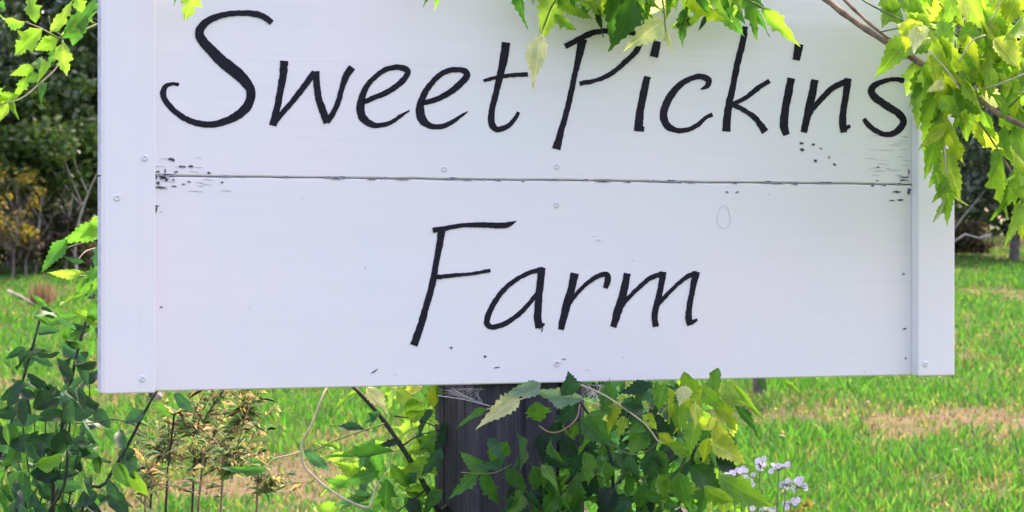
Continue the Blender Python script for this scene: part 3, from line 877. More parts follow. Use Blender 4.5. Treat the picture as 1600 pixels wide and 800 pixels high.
VINE = [leaflet_mesh(s, teeth=t, curl=c, fold=f) for s, t, c, f in ((1, 8, .22, .3), (2, 7, .4, .2), (3, 9, .1, .45), (4, 8, -.12, .25), (5, 7, .6, .4), (6, 9, .3, .1), (7, 8, .75, .5), (8, 7, -.3, .55))]
VINE += [lobed_mesh(31, .3, .3), lobed_mesh(32, .55, .15), lobed_mesh(33, .1, .45)]
for m_ in VINE: m_.materials.append(M_leaf)
OVATE = [leaflet_mesh(s, teeth=6, curl=c, fold=f, entire=True, widest=w_) for s, c, f, w_ in ((11, .2, .3, .36), (12, .45, .15, .42), (13, .05, .45, .34), (14, .6, .35, .38), (15, -.2, .5, .36))]
for m_ in OVATE: m_.materials.append(M_dark_leaf)

YEL = [(0.36, 0.50, 0.04), (0.32, 0.47, 0.045), (0.43, 0.53, 0.08), (0.28, 0.45, 0.04)]
LIME = [(0.18, 0.38, 0.04), (0.15, 0.35, 0.035), (0.22, 0.41, 0.06), (0.13, 0.32, 0.035)]
GRN = [(0.045, 0.20, 0.03), (0.06, 0.23, 0.035), (0.035, 0.16, 0.03), (0.075, 0.24, 0.03)]
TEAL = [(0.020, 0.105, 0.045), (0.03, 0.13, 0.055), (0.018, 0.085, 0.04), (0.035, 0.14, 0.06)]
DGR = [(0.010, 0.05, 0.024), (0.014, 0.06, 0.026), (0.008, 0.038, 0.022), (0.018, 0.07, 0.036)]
SILV = [(0.16, 0.30, 0.20), (0.20, 0.33, 0.24)]
PALE = [(0.60, 0.62, 0.36), (0.52, 0.58, 0.30)]
PAL = dict(y=YEL, l=LIME, g=GRN, t=TEAL, d=DGR, p=PALE, s=SILV)

def put_leaf(root, meshes, a, b, width, roll, col, rr=rnd):
    yv = (b - a); L = yv.length; yv.normalize()
    view = (Vector((0, 0, CAM_Z)) - a).normalized()
    z = (view - yv * view.dot(yv)).normalized()
    z = (Matrix.Rotation(roll, 3, yv) @ z).normalized()
    x = yv.cross(z)
    M = Matrix(((x.x * width, yv.x * L, z.x * L), (x.y * width, yv.y * L, z.y * L), (x.z * width, yv.z * L, z.z * L))).to_4x4()
    M.translation = a - root.location
    o = bpy.data.objects.new("leaf", rr.choice(meshes))
    COL.objects.link(o)
    o.parent = root
    o.matrix_basis = M
    k = rr.uniform(0.85, 1.15)
    o.color = (col[0] * k, col[1] * k, col[2] * k, 1)
    return o

def leaves(root, meshes, lst, depth, spread=0.03, roll=0.5):
    """lst: (base x, base y, tip x, tip y, width px, palette key[, depth offset])"""
    for e in lst:
        d = (depth(e[0]) if callable(depth) else depth) + rnd.uniform(-spread, spread) + (e[6] if len(e) > 6 else 0)
        a = P(e[0], e[1], d); b = P(e[2], e[3], d + rnd.uniform(-0.025, 0.015))
        put_leaf(root, meshes, a, b, e[4] / F_PX * d * 0.98, rnd.uniform(-roll, roll), rnd.choice(PAL[e[5]]))

def fill(root, meshes, poly, n, size, depth, keys, ang, spread=0.6, ratio=0.55, roll=0.9):
    """scatter leaves through a screen-sized patch of the real volume between two depths"""
    xs = [p[0] for p in poly]; ys = [p[1] for p in poly]
    k = 0; tries = 0
    while k < n and tries < 20000:
        tries += 1
        x, y = rnd.uniform(min(xs), max(xs)), rnd.uniform(min(ys), max(ys))
        ins = False; j = len(poly) - 1
        for i in range(len(poly)):
            if (poly[i][1] > y) != (poly[j][1] > y) and x < (poly[j][0] - poly[i][0]) * (y - poly[i][1]) / (poly[j][1] - poly[i][1]) + poly[i][0]: ins = not ins
            j = i
        if not ins: continue
        s = rnd.uniform(*size); a_ = R(rnd.gauss(ang, 57 * spread))
        d = rnd.uniform(*depth)
        a = P(x - math.cos(a_) * s / 2, y - math.sin(a_) * s / 2, d); b = P(x + math.cos(a_) * s / 2, y + math.sin(a_) * s / 2, d + rnd.uniform(-.03, .02))
        put_leaf(root, meshes, a, b, s * ratio * rnd.uniform(.8, 1.15) / F_PX * d, rnd.gauss(0, roll), rnd.choice(PAL[rnd.choice(keys)]))
        k += 1

def stems(root, lst, mat_default=None):
    """lst: (points [(px,py,depth)], radius start px, radius end px, material)"""
    for pts, r0, r1, mat in lst:
        w = [P(*p) for p in pts]
        q = [Vector(p) for p in catmull([tuple(p) for p in w], 0)]
        n = len(q)
        g = Geo(); d = pts[0][2]
        g.tube(q, [(r0 + (r1 - r0) * i / (n - 1)) / F_PX * d * (1 + .12 * math.sin(i * 2.1)) for i in range(n)], 7)
        g.build("stem", root, mat, True, root.location)

def sdepth(x): return SIGN_D / (1 - (x - 800) * math.tan(TH) / F_PX)     # depth of the board face at column x

# --- vine hanging over the top edge of the sign
o = thing("hanging_vine", "bright green serrated vine leaves hanging over the sign's top edge above the second word", "vine", P(1010, -45, 3.52))
front = lambda x: sdepth(x) - 0.07
stems(o, [([(1000, -60, 3.56), (960, -42, 3.5), (900, -25, 3.47), (868, 0, 3.45), (850, 40, 3.45), (843, 58, 3.45)], 2.2, 1.0, M_green_stem),
          ([(1000, -60, 3.56), (1060, -40, 3.5), (1130, -12, 3.5), (1180, 5, 3.52), (1195, 15, 3.52)], 2.2, 1.0, M_green_stem),
          ([(1020, -50, 3.5), (1035, 0, 3.48), (1040, 50, 3.46)], 1.8, .9, M_green_stem)])
leaves(o, VINE, [(812,-22,805,34,26,'g'),(845,56,834,137,40,'p',-.03),(872,-12,846,62,44,'l',-.02),(866,22,899,53,22,'l'),(880,4,924,31,24,'l'),(896,-14,948,26,28,'l'),
    (936,10,941,60,14,'d'),(962,-14,958,68,34,'g'),(988,2,969,78,46,'g',-.03),(1034,34,984,69,40,'p',-.05),(1041,45,1050,82,12,'p',-.03),(1070,14,1060,63,26,'g'),(1094,29,1043,42,20,'l',-.03),
    (1044,-14,1016,22,26,'p'),(1060,-25,1040,25,30,'y'),(1068,-16,1133,48,46,'y',-.04),(1106,22,1091,51,9,'d'),(1130,0,1155,64,34,'g'),(1163,0,1184,54,22,'g'),(1180,10,1203,61,14,'g'),(1190,10,1239,66,30,'l'),
    (1120,-20,1160,30,30,'g'),(1150,-25,1190,22,28,'g'),(1000,-25,1010,40,34,'g'),(1020,-15,985,30,30,'l'),(920,-20,915,32,26,'g'),(900,-30,870,22,30,'l'),(940,-30,930,22,28,'l'),(970,-30,1000,32,30,'l'),
    (1085,-25,1070,28,28,'l'),(1010,20,1030,62,24,'l'),(1100,-25,1105,24,30,'l')], front, 0.02, 0.45)
fill(o, VINE, [(800,-90),(1220,-90),(1210,-12),(820,-12)], 60, (45, 75), (3.42, 3.62), 'llgyg', 80)
fill(o, VINE, [(840,-260),(1220,-260),(1200,-30),(860,-30)], 70, (45, 75), (3.22, 3.5), 'llgyg', 80)  # extra leaves above the frame, added to shade the top of the board
fill(o, VINE, [(880,-25),(1180,-25),(1160,8),(900,8)], 40, (32, 54), (3.44, 3.54), 'gll', 80, .5, .5)

o = thing("hanging_vine", "single lime green vine leaf tip dangling above the first capital letter", "vine", P(300, -45, 3.34))
stems(o, [([(330, -70, 3.45), (316, -48, 3.38), (304, -20, 3.3)], 1.6, 1.0, M_green_stem)])
leaves(o, VINE, [(306,-28,290,36,34,'l'),(282,-50,276,6,12,'g'),(330,-60,345,-8,34,'l')], 3.25, 0.01, 0.2)
o = thing("hanging_vine", "tiny curled green vine tip at the sign's top edge between the words", "vine", P(680, -45, 3.5))
stems(o, [([(700, -75, 3.5), (690, -50, 3.44), (682, -20, 3.4)], 1.4, .8, M_green_stem)])
leaves(o, VINE, [(684,-30,661,20,16,'g'),(690,-35,682,6,18,'l'),(705,-50,735,-10,28,'l')], 3.4, 0.01, 0.2)

# --- vine on the right
o = thing("climbing_vine", "yellow green vine with a woody stem trailing across the sign's right side", "vine", P(1480, 20, 3.6))
stems(o, [([(1255,-30,3.58),(1290,-2,3.58),(1328,28,3.57),(1385,66,3.55),(1438,98,3.53),(1500,134,3.5),(1562,178,3.46),(1640,215,3.42)], 5.4, 4.2, M_wood_stem),
          ([(1300,-20,3.60),(1335,15,3.59),(1372,48,3.57),(1420,82,3.55),(1448,104,3.54)], 3.0, 2.4, M_wood_stem),
          ([(1330,-12,3.56),(1365,10,3.54),(1412,32,3.52),(1460,46,3.5),(1510,58,3.48)], 1.6, 1.1, M_green_stem),
          ([(1375,50,3.56),(1410,44,3.5),(1440,52,3.48)], 1.3, .9, M_green_stem),
          ([(1455,108,3.53),(1468,140,3.5),(1470,180,3.49),(1476,230,3.48),(1478,280,3.48),(1472,325,3.48),(1458,348,3.48)], 2.0, 1.0, M_pale_stem),
          ([(1450,78,3.44),(1480,110,3.43),(1500,140,3.43)], 1.3, 1.0, M_pale_stem),
          ([(1540,55,3.42),(1518,65,3.42),(1498,98,3.42)], 1.5, 1.1, M_pale_stem),
          ([(1610,112,3.4),(1570,128,3.41),(1540,138,3.42)], 1.5, 1.1, M_pale_stem),
          ([(1572,172,3.45),(1595,150,3.42),(1606,140,3.42)], 1.5, 1.0, M_green_stem),
          ([(1530,190,3.5),(1560,235,3.5),(1588,285,3.49),(1600,330,3.49)], 1.8, 1.2, M_wood_stem),
          ([(1540,-20,3.5),(1580,8,3.5),(1620,22,3.5)], 3.0, 2.6, M_wood_stem),
          ([(1565,-10,3.4),(1556,20,3.4),(1545,32,3.4)], 1.3, 1.0, M_pale_stem)])
RV = [(1415,62,1378,112,42,'l',.05),(1432,92,1418,152,40,'l',.03),(1450,105,1428,205,44,'l',.02),(1466,140,1436,240,40,'l'),(1468,190,1452,282,36,'l'),(1476,240,1462,292,34,'l',.02),
      (1472,112,1486,200,44,'y',-.03),(1474,180,1496,262,36,'y',-.03),(1478,235,1496,312,32,'y',-.02),(1480,285,1482,335,26,'l',-.02),(1474,318,1462,343,12,'l'),(1470,150,1500,180,30,'l',-.05),
      (1420,30,1424,78,38,'y',-.04),(1440,42,1436,92,34,'p',-.05),(1462,60,1500,120,46,'y',-.06),(1455,78,1470,140,36,'y',-.06),(1430,12,1480,32,34,'y'),(1400,-8,1452,30,38,'l'),(1382,-18,1398,42,40,'l',.04),
      (1395,10,1380,50,30,'l',.05),(1490,-10,1486,38,36,'l'),(1510,-12,1532,52,40,'l'),(1520,40,1490,70,30,'l'),(1555,62,1595,112,46,'y',-.05),(1560,58,1520,30,40,'y'),(1580,40,1560,90,32,'y'),
      (1590,-8,1570,48,38,'y'),(1548,20,1585,10,34,'y'),(1520,70,1508,128,36,'l'),(1500,90,1555,128,34,'l'),(1555,105,1546,150,36,'l'),(1585,110,1580,162,38,'y'),(1600,60,1610,120,40,'y'),
      (1490,138,1535,185,44,'l',-.04),(1500,148,1512,215,42,'l'),(1530,140,1580,172,34,'p'),(1560,180,1600,215,34,'l'),(1540,195,1565,255,36,'y'),(1525,190,1530,232,24,'y'),(1562,235,1548,262,22,'l'),
      (1565,230,1572,345,34,'l',.02),(1590,280,1560,350,30,'l'),(1592,262,1612,330,40,'l'),(1596,320,1580,372,26,'l'),(1585,200,1612,262,36,'l'),(1600,310,1598,380,34,'y'),(1470,125,1452,150,22,'p',-.06),
      (1470,38,1500,8,32,'l'),(1405,40,1450,66,30,'p',-.04)]
leaves(o, VINE, RV, 3.5, 0.02, 0.5)
fill(o, VINE, [(1400,-60),(1700,-60),(1700,130),(1560,110),(1500,110),(1440,60)], 125, (40, 76), (3.44, 3.72), 'yllyl', 70, .7, .42)
fill(o, VINE, [(1440,40),(1600,90),(1640,200),(1560,170),(1480,120)], 34, (36, 62), (3.42, 3.52), 'lyl', 70, .6, .45)
fill(o, VINE, [(1480,120),(1560,175),(1700,215),(1700,330),(1610,330),(1570,230),(1500,190)], 52, (40, 72), (3.44, 3.6), 'llyl', 80, .6, .42)
fill(o, VINE, [(1440,110),(1490,130),(1500,260),(1470,320),(1455,230)], 22, (34, 60), (3.46, 3.54), 'lly', 95, .5, .45)
fill(o, VINE, [(1370,-60),(1420,-60),(1425,40),(1390,60)], 8, (45, 70), (3.56, 3.6), 'g', 90, .3)

# --- vine at the top left
o = thing("climbing_vine", "fresh green vine sprig reaching out from the sign's upper left edge", "vine", P(150, 30, 3.5))
stems(o, [([(170,30,3.48),(135,45,3.45),(98,60,3.43),(65,45,3.42),(38,34,3.42)], 2.0, 1.1, M_green_stem),
          ([(98,62,3.43),(92,100,3.43),(60,132,3.42),(30,155,3.42),(-15,166,3.42)], 1.6, 1.1, M_pale_stem),
          ([(98,58,3.43),(80,42,3.43),(76,25,3.43)], 1.3, .9, M_green_stem)])
leaves(o, VINE, [(56,36,47,-14,28,'l'),(38,34,-12,38,22,'l'),(66,45,14,84,40,'l',-.02),(78,50,118,6,26,'l'),(90,62,50,82,26,'l'),(100,58,152,6,30,'g'),(108,50,150,26,26,'l'),(100,66,96,118,36,'l',-.03),(90,72,76,102,22,'g'),
    (118,45,116,75,22,'g'),(60,108,62,85,20,'g'),(52,104,18,122,22,'l'),(44,120,22,150,20,'l'),(58,115,40,132,20,'g'),(30,150,-8,148,22,'l'),(20,160,28,186,12,'l'),(12,158,4,190,18,'l'),(5,160,-20,140,22,'l'),
    (68,130,62,148,16,'g'),(8,18,-14,-4,18,'g'),(70,95,66,118,18,'l'),(128,20,120,-12,22,'l'),(12,155,-12,172,18,'y')], 3.42, 0.02, 0.5)
fill(o, VINE, [(100,-50),(160,-50),(155,30),(120,40)], 8, (35, 55), (3.46, 3.6), 'lg', 150)
fill(o, VINE, [(-90,120),(0,140),(0,190),(-90,200)], 8, (35, 50), (3.4, 3.5), 'l', 150)

# --- big leaves at mid left
o = thing("climbing_vine", "large toothed green vine leaves beside the sign's left edge at mid height", "vine", P(160, 400, 3.5))
stems(o, [([(170,368,3.5),(135,378,3.46),(95,392,3.45),(66,420,3.44)], 1.6, .9, M_green_stem), ([(168,385,3.5),(135,392,3.46),(118,412,3.45)], 1.3, .9, M_pale_stem), ([(165,432,3.5),(120,431,3.46),(66,433,3.45)], 1.2, .8, M_green_stem)])
leaves(o, VINE, [(158,350,90,392,34,'g'),(104,376,62,424,28,'g'),(128,426,64,434,20,'l'),(130,410,98,404,12,'t'),(168,372,138,420,22,'t'),(160,415,120,445,20,'g'),(172,430,130,470,26,'g'),(165,340,130,362,20,'l')], 3.43, 0.015, 0.35)

# --- dark shrub at the lower left
o = thing("leafy_shrub", "dark glossy shrub with upright stems at the lower left corner", "shrub", Vector((P(90, 800, 3.7).x, 3.7, gz(0, 3.7))))
stems(o, [([(80,1500,3.75),(-20,800,3.72),(8,700,3.7),(34,600,3.68),(52,538,3.67),(70,468,3.66)], 3.4, 1.6, M_dark_stem),
          ([(80,1500,3.75),(82,810,3.62),(95,680,3.6),(110,600,3.58),(126,530,3.57),(150,452,3.56)], 4.0, 2.0, M_dark_stem),
          ([(80,1500,3.75),(60,900,3.6),(100,760,3.56),(106,690,3.55),(112,640,3.55)], 3.0, 1.6, M_dark_stem)])
LS = [(34,600,0,630,22,'d'),(30,640,-14,655,22,'d'),(60,520,92,515,14,'t'),(45,555,80,565,14,'t'),(100,540,128,560,20,'t'),(112,590,88,560,18,'d'),(120,560,140,590,18,'t'),(45,585,75,612,16,'d'),(40,545,8,560,12,'t'),
      (98,620,52,634,38,'d'),(104,615,118,660,30,'d'),(112,650,140,640,26,'t'),(60,655,110,640,20,'t'),(20,660,58,655,20,'t'),(80,680,55,710,30,'d'),(70,690,18,700,34,'d'),(100,672,92,720,34,'d'),(62,715,85,760,36,'t'),
      (95,745,50,735,28,'d'),(85,750,132,765,28,'t'),(40,760,10,740,30,'d'),(30,700,58,672,24,'d'),(150,640,172,668,22,'t'),(136,690,110,690,20,'d'),(150,470,130,450,16,'t'),(68,480,84,500,14,'d'),(72,478,56,466,10,'g'),
      (116,602,96,580,18,'d'),(136,480,150,505,14,'t'),(122,540,100,525,16,'d'),(55,620,20,608,16,'d'),(18,690,-10,665,24,'d'),(140,600,152,575,18,'d')]
leaves(o, OVATE, LS, 3.58, 0.04, 0.6)
fill(o, OVATE, [(-60,640),(60,640),(150,640),(170,900),(-60,900)], 120, (26, 50), (3.45, 3.85), 'dttgg', 60, 1.3, .46)
fill(o, OVATE, [(20,540),(150,480),(150,650),(20,650)], 15, (26, 46), (3.5, 3.7), 'ddt', 60, 1.4, .5)
fill(o, OVATE, [(-60,700),(140,690),(160,900),(-60,900)], 60, (30, 56), (3.55, 3.85), 'ddt', 60, 1.3, .5)
fill(o, OVATE, [(60,470),(152,430),(152,650),(70,650)], 24, (24, 44), (3.48, 3.7), 'dtgg', 60, 1.4, .46)
fill(o, VINE, [(95,440),(152,420),(152,560),(120,560)], 8, (30, 46), (3.42, 3.5), 'gl', 150, .6)
stems(o, [([(60+k*17,1400,3.8),(20+k*13,880,3.7+.02*k),(35+k*11,760,3.65),(20+k*17,690-k*8,3.64),(24+k*16,640-k*9,3.63)], 1.6, .8, M_dark_stem if k % 2 else M_green_stem) for k in range(8)])

o = thing("leafy_shrub", "slim dark stem with few leaves leaning up to the sign's lower left corner", "shrub", Vector((P(160, 800, 3.6).x, 3.6, gz(0, 3.6))))
stems(o, [([(60,1500,3.6),(120,840,3.56),(165,755,3.55),(200,695,3.54),(228,640,3.53),(252,600,3.53)], 3.4, 2.0, M_dark_stem), ([(215,665,3.54),(180,655,3.54),(150,660,3.54),(118,662,3.54)], 1.2, .8, M_dark_stem)])
leaves(o, OVATE, [(225,645,190,660,24,'t'),(236,622,252,606,24,'d'),(196,700,176,668,20,'t'),(205,695,160,680,20,'g'),(190,712,215,745,32,'t'),(180,725,205,760,26,'g'),(205,735,225,780,24,'l'),(170,750,190,790,22,'t'),(150,690,135,650,16,'t'),
    (240,630,262,648,16,'g'),(275,615,292,640,20,'t'),(150,770,120,790,26,'d'),(170,770,200,800,28,'d'),(210,705,178,715,22,'d')], 3.53, 0.02, 0.6)

# --- dry weeds (goldenrod gone to seed)
def weed(label, path, d, nleaf, tan, seedhead, leafcols):
    base = Vector((P(path[0][0], 0, d).x, d, gz(0, d)))
    root = thing("dry_weed", label, "weed", base, 0, "dry weeds below the sign's left half")
    w = [P(a, b, d) for a, b in path]
    w[0].z = base.z
    q = [Vector(p) for p in catmull([tuple(p) for p in w], 0)]
    g = Geo(); g.tube(q, [2.4 / F_PX * d * (1 - .6 * i / (len(q) - 1)) for i in range(len(q))], 6)
    br = []
    for i in range(seedhead):
        f = rnd.uniform(.5, .999) * (len(q) - 1); a = q[int(f)].lerp(q[int(f) + 1], f % 1)
        b = a + Vector((rnd.uniform(-.06, .09), rnd.uniform(-.05, .05), rnd.uniform(-.01, .08)))
        g.tube([a, a.lerp(b, .5) + Vector((0, 0, .008)), b], [.0009, .0008, .0005], 4); br.append((a, b))
    g.build("stem", root, M_dark_stem if not tan else M_wood_stem, True, base)
    V, T, C = [], [], []
    def blade(a, dr, L, wd, col):
        side = dr.cross(Vector((rnd.uniform(-1, 1), rnd.uniform(-1, 1), rnd.uniform(-1, 1)))).normalized() * wd
        m = a + dr * L * .5 + Vector((0, 0, .004)); e = a + dr * L - Vector((0, 0, .3 * L * rnd.random())); k = len(V)
        V.extend([a, m - side, e, m + side]); T.extend([(k, k + 1, k + 2), (k, k + 2, k + 3)]); C.extend([tuple(c * rnd.uniform(.8, 1.2) for c in col)] * 4)
    for i in range(nleaf):
        f = rnd.uniform(.35, .999) * (len(q) - 1); a = q[int(f)].lerp(q[int(f) + 1], f % 1)
        if br and rnd.random() < .3: e_ = rnd.choice(br); a = e_[0].lerp(e_[1], rnd.random())
        dr = Vector((rnd.uniform(-1, 1), rnd.uniform(-1, 1), rnd.uniform(-.3, .6))).normalized()
        blade(a, dr, rnd.uniform(.014, .036), rnd.uniform(.0009, .0022), rnd.choice(leafcols))
    link("foliage", tri_mesh(np.array([tuple(v - base) for v in V]), np.array(T), "foliage", np.array(C)), root, M_weed)["kind"] = "stuff"
    V, T, C = [], [], []
    for a, b in br:
        for i in range(11):
            c = a.lerp(b, rnd.uniform(.35, 1.05)) + Vector((rnd.uniform(-1, 1), rnd.uniform(-1, 1), rnd.uniform(-1, 1))) * .006
            blade(c, Vector((rnd.uniform(-1, 1), rnd.uniform(-1, 1), rnd.uniform(-1, 1))).normalized(), .008, .0016, rnd.choice([(.34, .30, .14), (.28, .23, .12), (.42, .38, .19), (.26, .28, .11)]))
    if V:
        link("seed_head", tri_mesh(np.array([tuple(v - base) for v in V]), np.array(T), "seed_head", np.array(C)), root, M_weed)["kind"] = "stuff"
WG = [(.16, .27, .14), (.12, .22, .12), (.24, .32, .19), (.36, .33, .19), (.13, .24, .10)]
weed("dry weed whose dark stem slants up to the sign's lower edge", [(215, 860), (262, 738), (302, 682), (346, 612)], 3.75, 120, False, 10, WG)
weed("tan seeding weed leaning right below the sign's left half", [(270, 860), (310, 790), (345, 720), (378, 655), (395, 630)], 3.82, 130, True, 20, WG)
weed("low tan weed in seed at the foot of the leaning one", [(330, 880), (345, 800), (362, 745), (370, 700)], 3.7, 110, True, 14, WG)
weed("grey green weed beside the slim dark leaning stem", [(205, 900), (235, 790), (262, 720), (280, 650)], 3.9, 150, False, 8, WG)
weed("short straw coloured weed at the bottom edge near the dark shrub", [(205, 900), (225, 830), (240, 770)], 3.65, 90, True, 10, WG)
weed("thin weed with narrow grey leaves standing between the seeding weeds", [(285, 900), (300, 800), (318, 730), (338, 668)], 3.95, 130, False, 6, WG)
weed("narrow leaved weed at the bottom edge under the pale curved tendril", [(395, 900), (400, 820), (415, 772), (428, 750)], 3.9, 80, True, 8, WG)

# --- vine left of the post
o = thing("climbing_vine", "vine with a thick dark stem and drooping leaves left of the post", "vine", Vector((P(690, 800, 3.6).x, 3.6, gz(0, 3.6))))
stems(o, [([(700,1500,3.62),(705,860,3.6),(684,798,3.58),(650,735,3.57),(622,690,3.56),(590,645,3.56),(548,600,3.56)], 5.2, 3.2, M_dark_stem),
          ([(520,592,3.55),(506,615,3.52),(486,665,3.5),(473,690,3.5),(472,720,3.5),(490,745,3.5),(530,775,3.5),(572,793,3.5),(582,782,3.5)], 1.8, 2.2, M_pale_stem),
          ([(600,662,3.55),(570,672,3.52),(520,690,3.51),(490,705,3.51)], 1.3, .9, M_green_stem),
          ([(472,705,3.5),(448,712,3.5),(425,718,3.5),(416,735,3.5),(415,748,3.5)], 1.3, .8, M_pale_stem),
          ([(580,785,3.5),(588,760,3.52),(605,735,3.54),(612,700,3.55)], 1.2, .9, M_pale_stem),
          ([(628,697,3.56),(655,680,3.56),(690,672,3.58)], 1.4, 1.0, M_dark_stem), ([(615,650,3.56),(650,655,3.56),(680,666,3.57)], 1.2, .9, M_dark_stem), ([(665,765,3.57),(640,785,3.56),(620,800,3.56)], 1.5, 1.0, M_dark_stem)])
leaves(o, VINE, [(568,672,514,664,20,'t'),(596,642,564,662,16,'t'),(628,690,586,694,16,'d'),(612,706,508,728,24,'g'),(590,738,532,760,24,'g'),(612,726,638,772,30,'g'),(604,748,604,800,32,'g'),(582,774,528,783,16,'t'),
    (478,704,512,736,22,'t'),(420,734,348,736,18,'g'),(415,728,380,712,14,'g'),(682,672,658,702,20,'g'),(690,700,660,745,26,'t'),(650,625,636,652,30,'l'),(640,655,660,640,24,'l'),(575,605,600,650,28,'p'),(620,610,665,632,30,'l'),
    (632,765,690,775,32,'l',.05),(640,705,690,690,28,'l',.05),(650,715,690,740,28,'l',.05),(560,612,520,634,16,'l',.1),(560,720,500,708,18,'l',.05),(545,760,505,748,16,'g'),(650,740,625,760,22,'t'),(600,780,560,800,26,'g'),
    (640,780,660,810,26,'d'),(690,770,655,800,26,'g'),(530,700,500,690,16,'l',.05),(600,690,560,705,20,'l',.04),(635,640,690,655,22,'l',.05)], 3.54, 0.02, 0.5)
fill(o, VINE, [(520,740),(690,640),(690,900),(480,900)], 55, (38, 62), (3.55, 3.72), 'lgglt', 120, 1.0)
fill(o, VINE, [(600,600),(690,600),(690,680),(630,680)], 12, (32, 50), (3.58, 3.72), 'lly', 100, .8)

# --- vine wrapping the post and spilling right
o = thing("climbing_vine", "green and yellowing vine wrapped round the post and spilling out to its right", "vine", Vector((P(960, 800, 3.6).x, 3.55, gz(0, 3.6))))
stems(o, [([(900,598,3.42),(945,618,3.42),(985,645,3.42),(1010,665,3.42),(1030,692,3.42)], 1.5, 1.2, M_pale_stem), ([(842,665,3.40),(858,675,3.38),(878,673,3.38),(900,655,3.39),(906,632,3.4)], 1.2, 1.0, M_wood_stem),
          ([(955,695,3.4),(985,710,3.42),(1010,705,3.43),(1030,690,3.43)], 1.3, 1.0, M_green_stem), ([(960,1500,3.55),(975,900,3.5),(960,780,3.48),(950,700,3.46),(905,625,3.44)], 4, 2, M_dark_stem), ([(960,1500,3.55),(1010,850,3.5),(1060,740,3.48),(1090,660,3.48),(1075,610,3.5)], 3.5, 1.6, M_green_stem),
          ([(720,738,3.38),(748,740,3.4),(775,738,3.4),(800,725,3.41)], 1.0, .8, M_green_stem), ([(905,620,3.42),(860,612,3.42),(800,628,3.42),(760,640,3.42)], 1.4, .9, M_pale_stem)])
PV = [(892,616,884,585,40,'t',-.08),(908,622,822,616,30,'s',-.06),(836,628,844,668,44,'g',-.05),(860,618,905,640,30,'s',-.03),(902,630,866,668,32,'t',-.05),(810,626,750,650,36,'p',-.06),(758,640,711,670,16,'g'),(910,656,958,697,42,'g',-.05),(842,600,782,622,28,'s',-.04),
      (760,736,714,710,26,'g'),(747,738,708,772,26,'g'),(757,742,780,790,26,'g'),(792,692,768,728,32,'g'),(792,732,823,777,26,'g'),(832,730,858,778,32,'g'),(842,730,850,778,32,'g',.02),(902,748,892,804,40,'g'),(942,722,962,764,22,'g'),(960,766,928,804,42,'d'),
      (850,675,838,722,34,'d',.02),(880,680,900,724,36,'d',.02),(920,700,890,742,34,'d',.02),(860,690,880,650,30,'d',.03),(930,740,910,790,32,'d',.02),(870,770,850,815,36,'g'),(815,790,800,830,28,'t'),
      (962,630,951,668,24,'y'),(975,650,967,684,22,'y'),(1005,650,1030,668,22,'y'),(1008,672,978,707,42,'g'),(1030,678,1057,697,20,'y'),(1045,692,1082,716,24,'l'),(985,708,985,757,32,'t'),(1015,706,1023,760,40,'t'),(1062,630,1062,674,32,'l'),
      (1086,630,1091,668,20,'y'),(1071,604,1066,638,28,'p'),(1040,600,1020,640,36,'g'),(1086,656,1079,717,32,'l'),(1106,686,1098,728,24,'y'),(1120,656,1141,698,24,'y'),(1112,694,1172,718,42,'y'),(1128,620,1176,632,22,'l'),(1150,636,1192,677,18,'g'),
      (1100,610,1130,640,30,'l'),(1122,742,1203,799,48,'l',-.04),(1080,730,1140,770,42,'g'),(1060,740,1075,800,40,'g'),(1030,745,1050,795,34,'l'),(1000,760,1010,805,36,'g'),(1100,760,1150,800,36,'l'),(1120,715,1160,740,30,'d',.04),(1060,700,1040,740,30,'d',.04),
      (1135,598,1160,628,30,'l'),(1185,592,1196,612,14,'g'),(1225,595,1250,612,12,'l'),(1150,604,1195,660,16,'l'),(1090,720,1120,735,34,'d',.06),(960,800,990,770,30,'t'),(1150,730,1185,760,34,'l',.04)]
leaves(o, VINE, PV, 3.44, 0.015, 0.4)
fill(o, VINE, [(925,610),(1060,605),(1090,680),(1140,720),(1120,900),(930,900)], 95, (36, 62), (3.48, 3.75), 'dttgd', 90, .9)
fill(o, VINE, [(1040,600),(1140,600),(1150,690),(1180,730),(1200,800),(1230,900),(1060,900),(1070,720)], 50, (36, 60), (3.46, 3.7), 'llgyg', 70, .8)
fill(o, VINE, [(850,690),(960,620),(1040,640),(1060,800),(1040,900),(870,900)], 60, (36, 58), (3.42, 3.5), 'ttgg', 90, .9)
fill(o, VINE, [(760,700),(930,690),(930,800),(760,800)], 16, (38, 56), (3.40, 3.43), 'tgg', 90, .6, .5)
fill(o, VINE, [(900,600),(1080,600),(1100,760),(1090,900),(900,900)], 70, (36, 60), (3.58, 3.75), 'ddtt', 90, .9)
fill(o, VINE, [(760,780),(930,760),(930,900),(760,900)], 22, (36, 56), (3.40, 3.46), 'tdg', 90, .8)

# --- cobweb under the sign
def cobweb(label, anchors, d):
    base = P(anchors[0][0], anchors[0][1], d)
    root = thing("cobweb", label, "cobweb", base, 0, "cobwebs under the sign's lower edge")
    g = Geo()
    pts = [P(x, y, d + z) for x, y, z in anchors]
    top = pts[:len(pts) // 2]; bot = pts[len(pts) // 2:]
    def along(line, t):
        f = t * (len(line) - 1); i = min(int(f), len(line) - 2); return line[i].lerp(line[i + 1], f - i)
    rr = random.Random(3)
    for i in range(30):
        a = along(top, rr.random()); b = along(bot, rr.random()) if rr.random() < .6 else along(top, rr.random()) + Vector((0, 0, -.004))
        t0, t1 = rr.random() * .3, .7 + rr.random() * .3
        p, q = a.lerp(b, t0), a.lerp(b, t1)
        g.tube([p, p.lerp(q, .5) + Vector((0, 0, -.002 * rr.random())), q], .00012, 4)
    g.tube(bot, .0004, 4)
    g.build("threads", root, M_web, True, base)
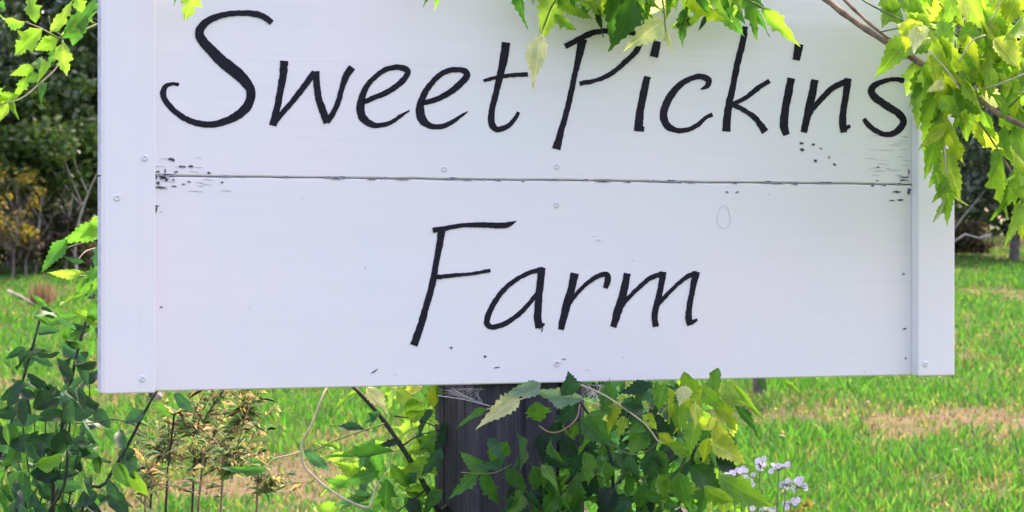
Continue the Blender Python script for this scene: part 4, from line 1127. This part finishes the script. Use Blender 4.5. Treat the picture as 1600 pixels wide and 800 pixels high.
cobweb("pale cobweb strung from the sign's lower edge to the post's left edge", [(684, 607, .08), (720, 606, .05), (770, 604, .03), (684, 618, .10), (725, 624, .05), (765, 634, .0)], 3.46)
cobweb("cobweb threads under the sign between the post leaf and the right hand vine", [(900, 600, .02), (930, 600, .03), (962, 600, .04), (905, 622, .0), (930, 630, .0), (958, 640, .0)], 3.46)

# --- asters
def daisy_mesh(mat_p, mat_c, np_=13):
    V, Fc, mi = [], [], []
    for k in range(np_):
        a = 2 * math.pi * k / np_
        c, s = math.cos(a), math.sin(a); b = len(V)
        for (r, t, z) in ((.22, -.07, 0), (.7, -.13, .06), (1, 0, .02), (.7, .13, .06), (.22, .07, 0)):
            V.append((c * r - s * t, s * r + c * t, z))
        Fc.append((b, b + 1, b + 2, b + 3, b + 4)); mi.append(0)
    b = len(V)
    for (r, z) in ((.19, .0), (.14, .08)):
        for k in range(8):
            a = 2 * math.pi * k / 8; V.append((r * math.cos(a), r * math.sin(a), z))
    for k in range(8): Fc.append((b + k, b + (k + 1) % 8, b + 8 + (k + 1) % 8, b + 8 + k)); mi.append(1)
    Fc.append(tuple(b + 8 + k for k in range(8))); mi.append(1)
    me = mesh_from(V, Fc, "flower"); me.materials.append(mat_p); me.materials.append(mat_c)
    me.polygons.foreach_set("material_index", mi); return me
DAISY = daisy_mesh(M_petal, M_disc)
YDAISY = daisy_mesh(M_yellow, M_yellow, 9)
def flower_plant(label, cat, name, clusters, d, me, size, group=None, nper=6):
    base = Vector((P(clusters[0][0], 0, d).x, d, gz(0, d)))
    root = thing(name, label, cat, base, 0, group)
    g = Geo(); foot = P(clusters[0][0] - 20, 860, d); foot.z = base.z
    for (x, y, rx, ry) in clusters:
        c = P(x, y + 4, d)
        mid = foot.lerp(c, .6) + Vector((rnd.uniform(-.01, .01), 0, 0))
        g.tube([foot, mid, c], [.0016, .0013, .0009], 5)
        for i in range(nper):
            u, v = rnd.uniform(-1, 1), rnd.uniform(-1, 1)
            p = P(x + u * rx * 1.25, y + v * ry * 1.25, d + rnd.uniform(-.012, .012))
            g.tube([c, p], [.0007, .0006], 4)
            o = bpy.data.objects.new("flower", me); COL.objects.link(o); o.parent = root
            dr = (Vector((0, 0, CAM_Z)) - p).normalized() + Vector((rnd.uniform(-.6, .6), rnd.uniform(-.3, .3), rnd.uniform(.1, .9)))
            M = dr.to_track_quat('Z', 'Y').to_matrix().to_4x4() @ Matrix.Scale(size * rnd.uniform(.8, 1.2), 4)
            M.translation = p - base; o.matrix_basis = M
    g.build("stem", root, M_green_stem, True, base)
    leaves(root, VINE, [], d)
flower_plant("lavender white aster clusters at the lower right of the post vine", "flower", "aster_plant", [(1150, 740, 13, 7), (1172, 750, 6, 7), (1188, 726, 5, 8), (1217, 731, 12, 5), (1228, 754, 9, 6), (1245, 758, 12, 9), (1236, 784, 9, 8), (1190, 799, 16, 5), (1160, 733, 8, 4)], 3.42, DAISY, .0044, None, 9)
flower_plant("small yellow flower spray at the bottom edge beside the asters", "flower", "yellow_flower", [(1256, 787, 9, 4), (1245, 797, 9, 4)], 3.45, YDAISY, .0045, None, 7)
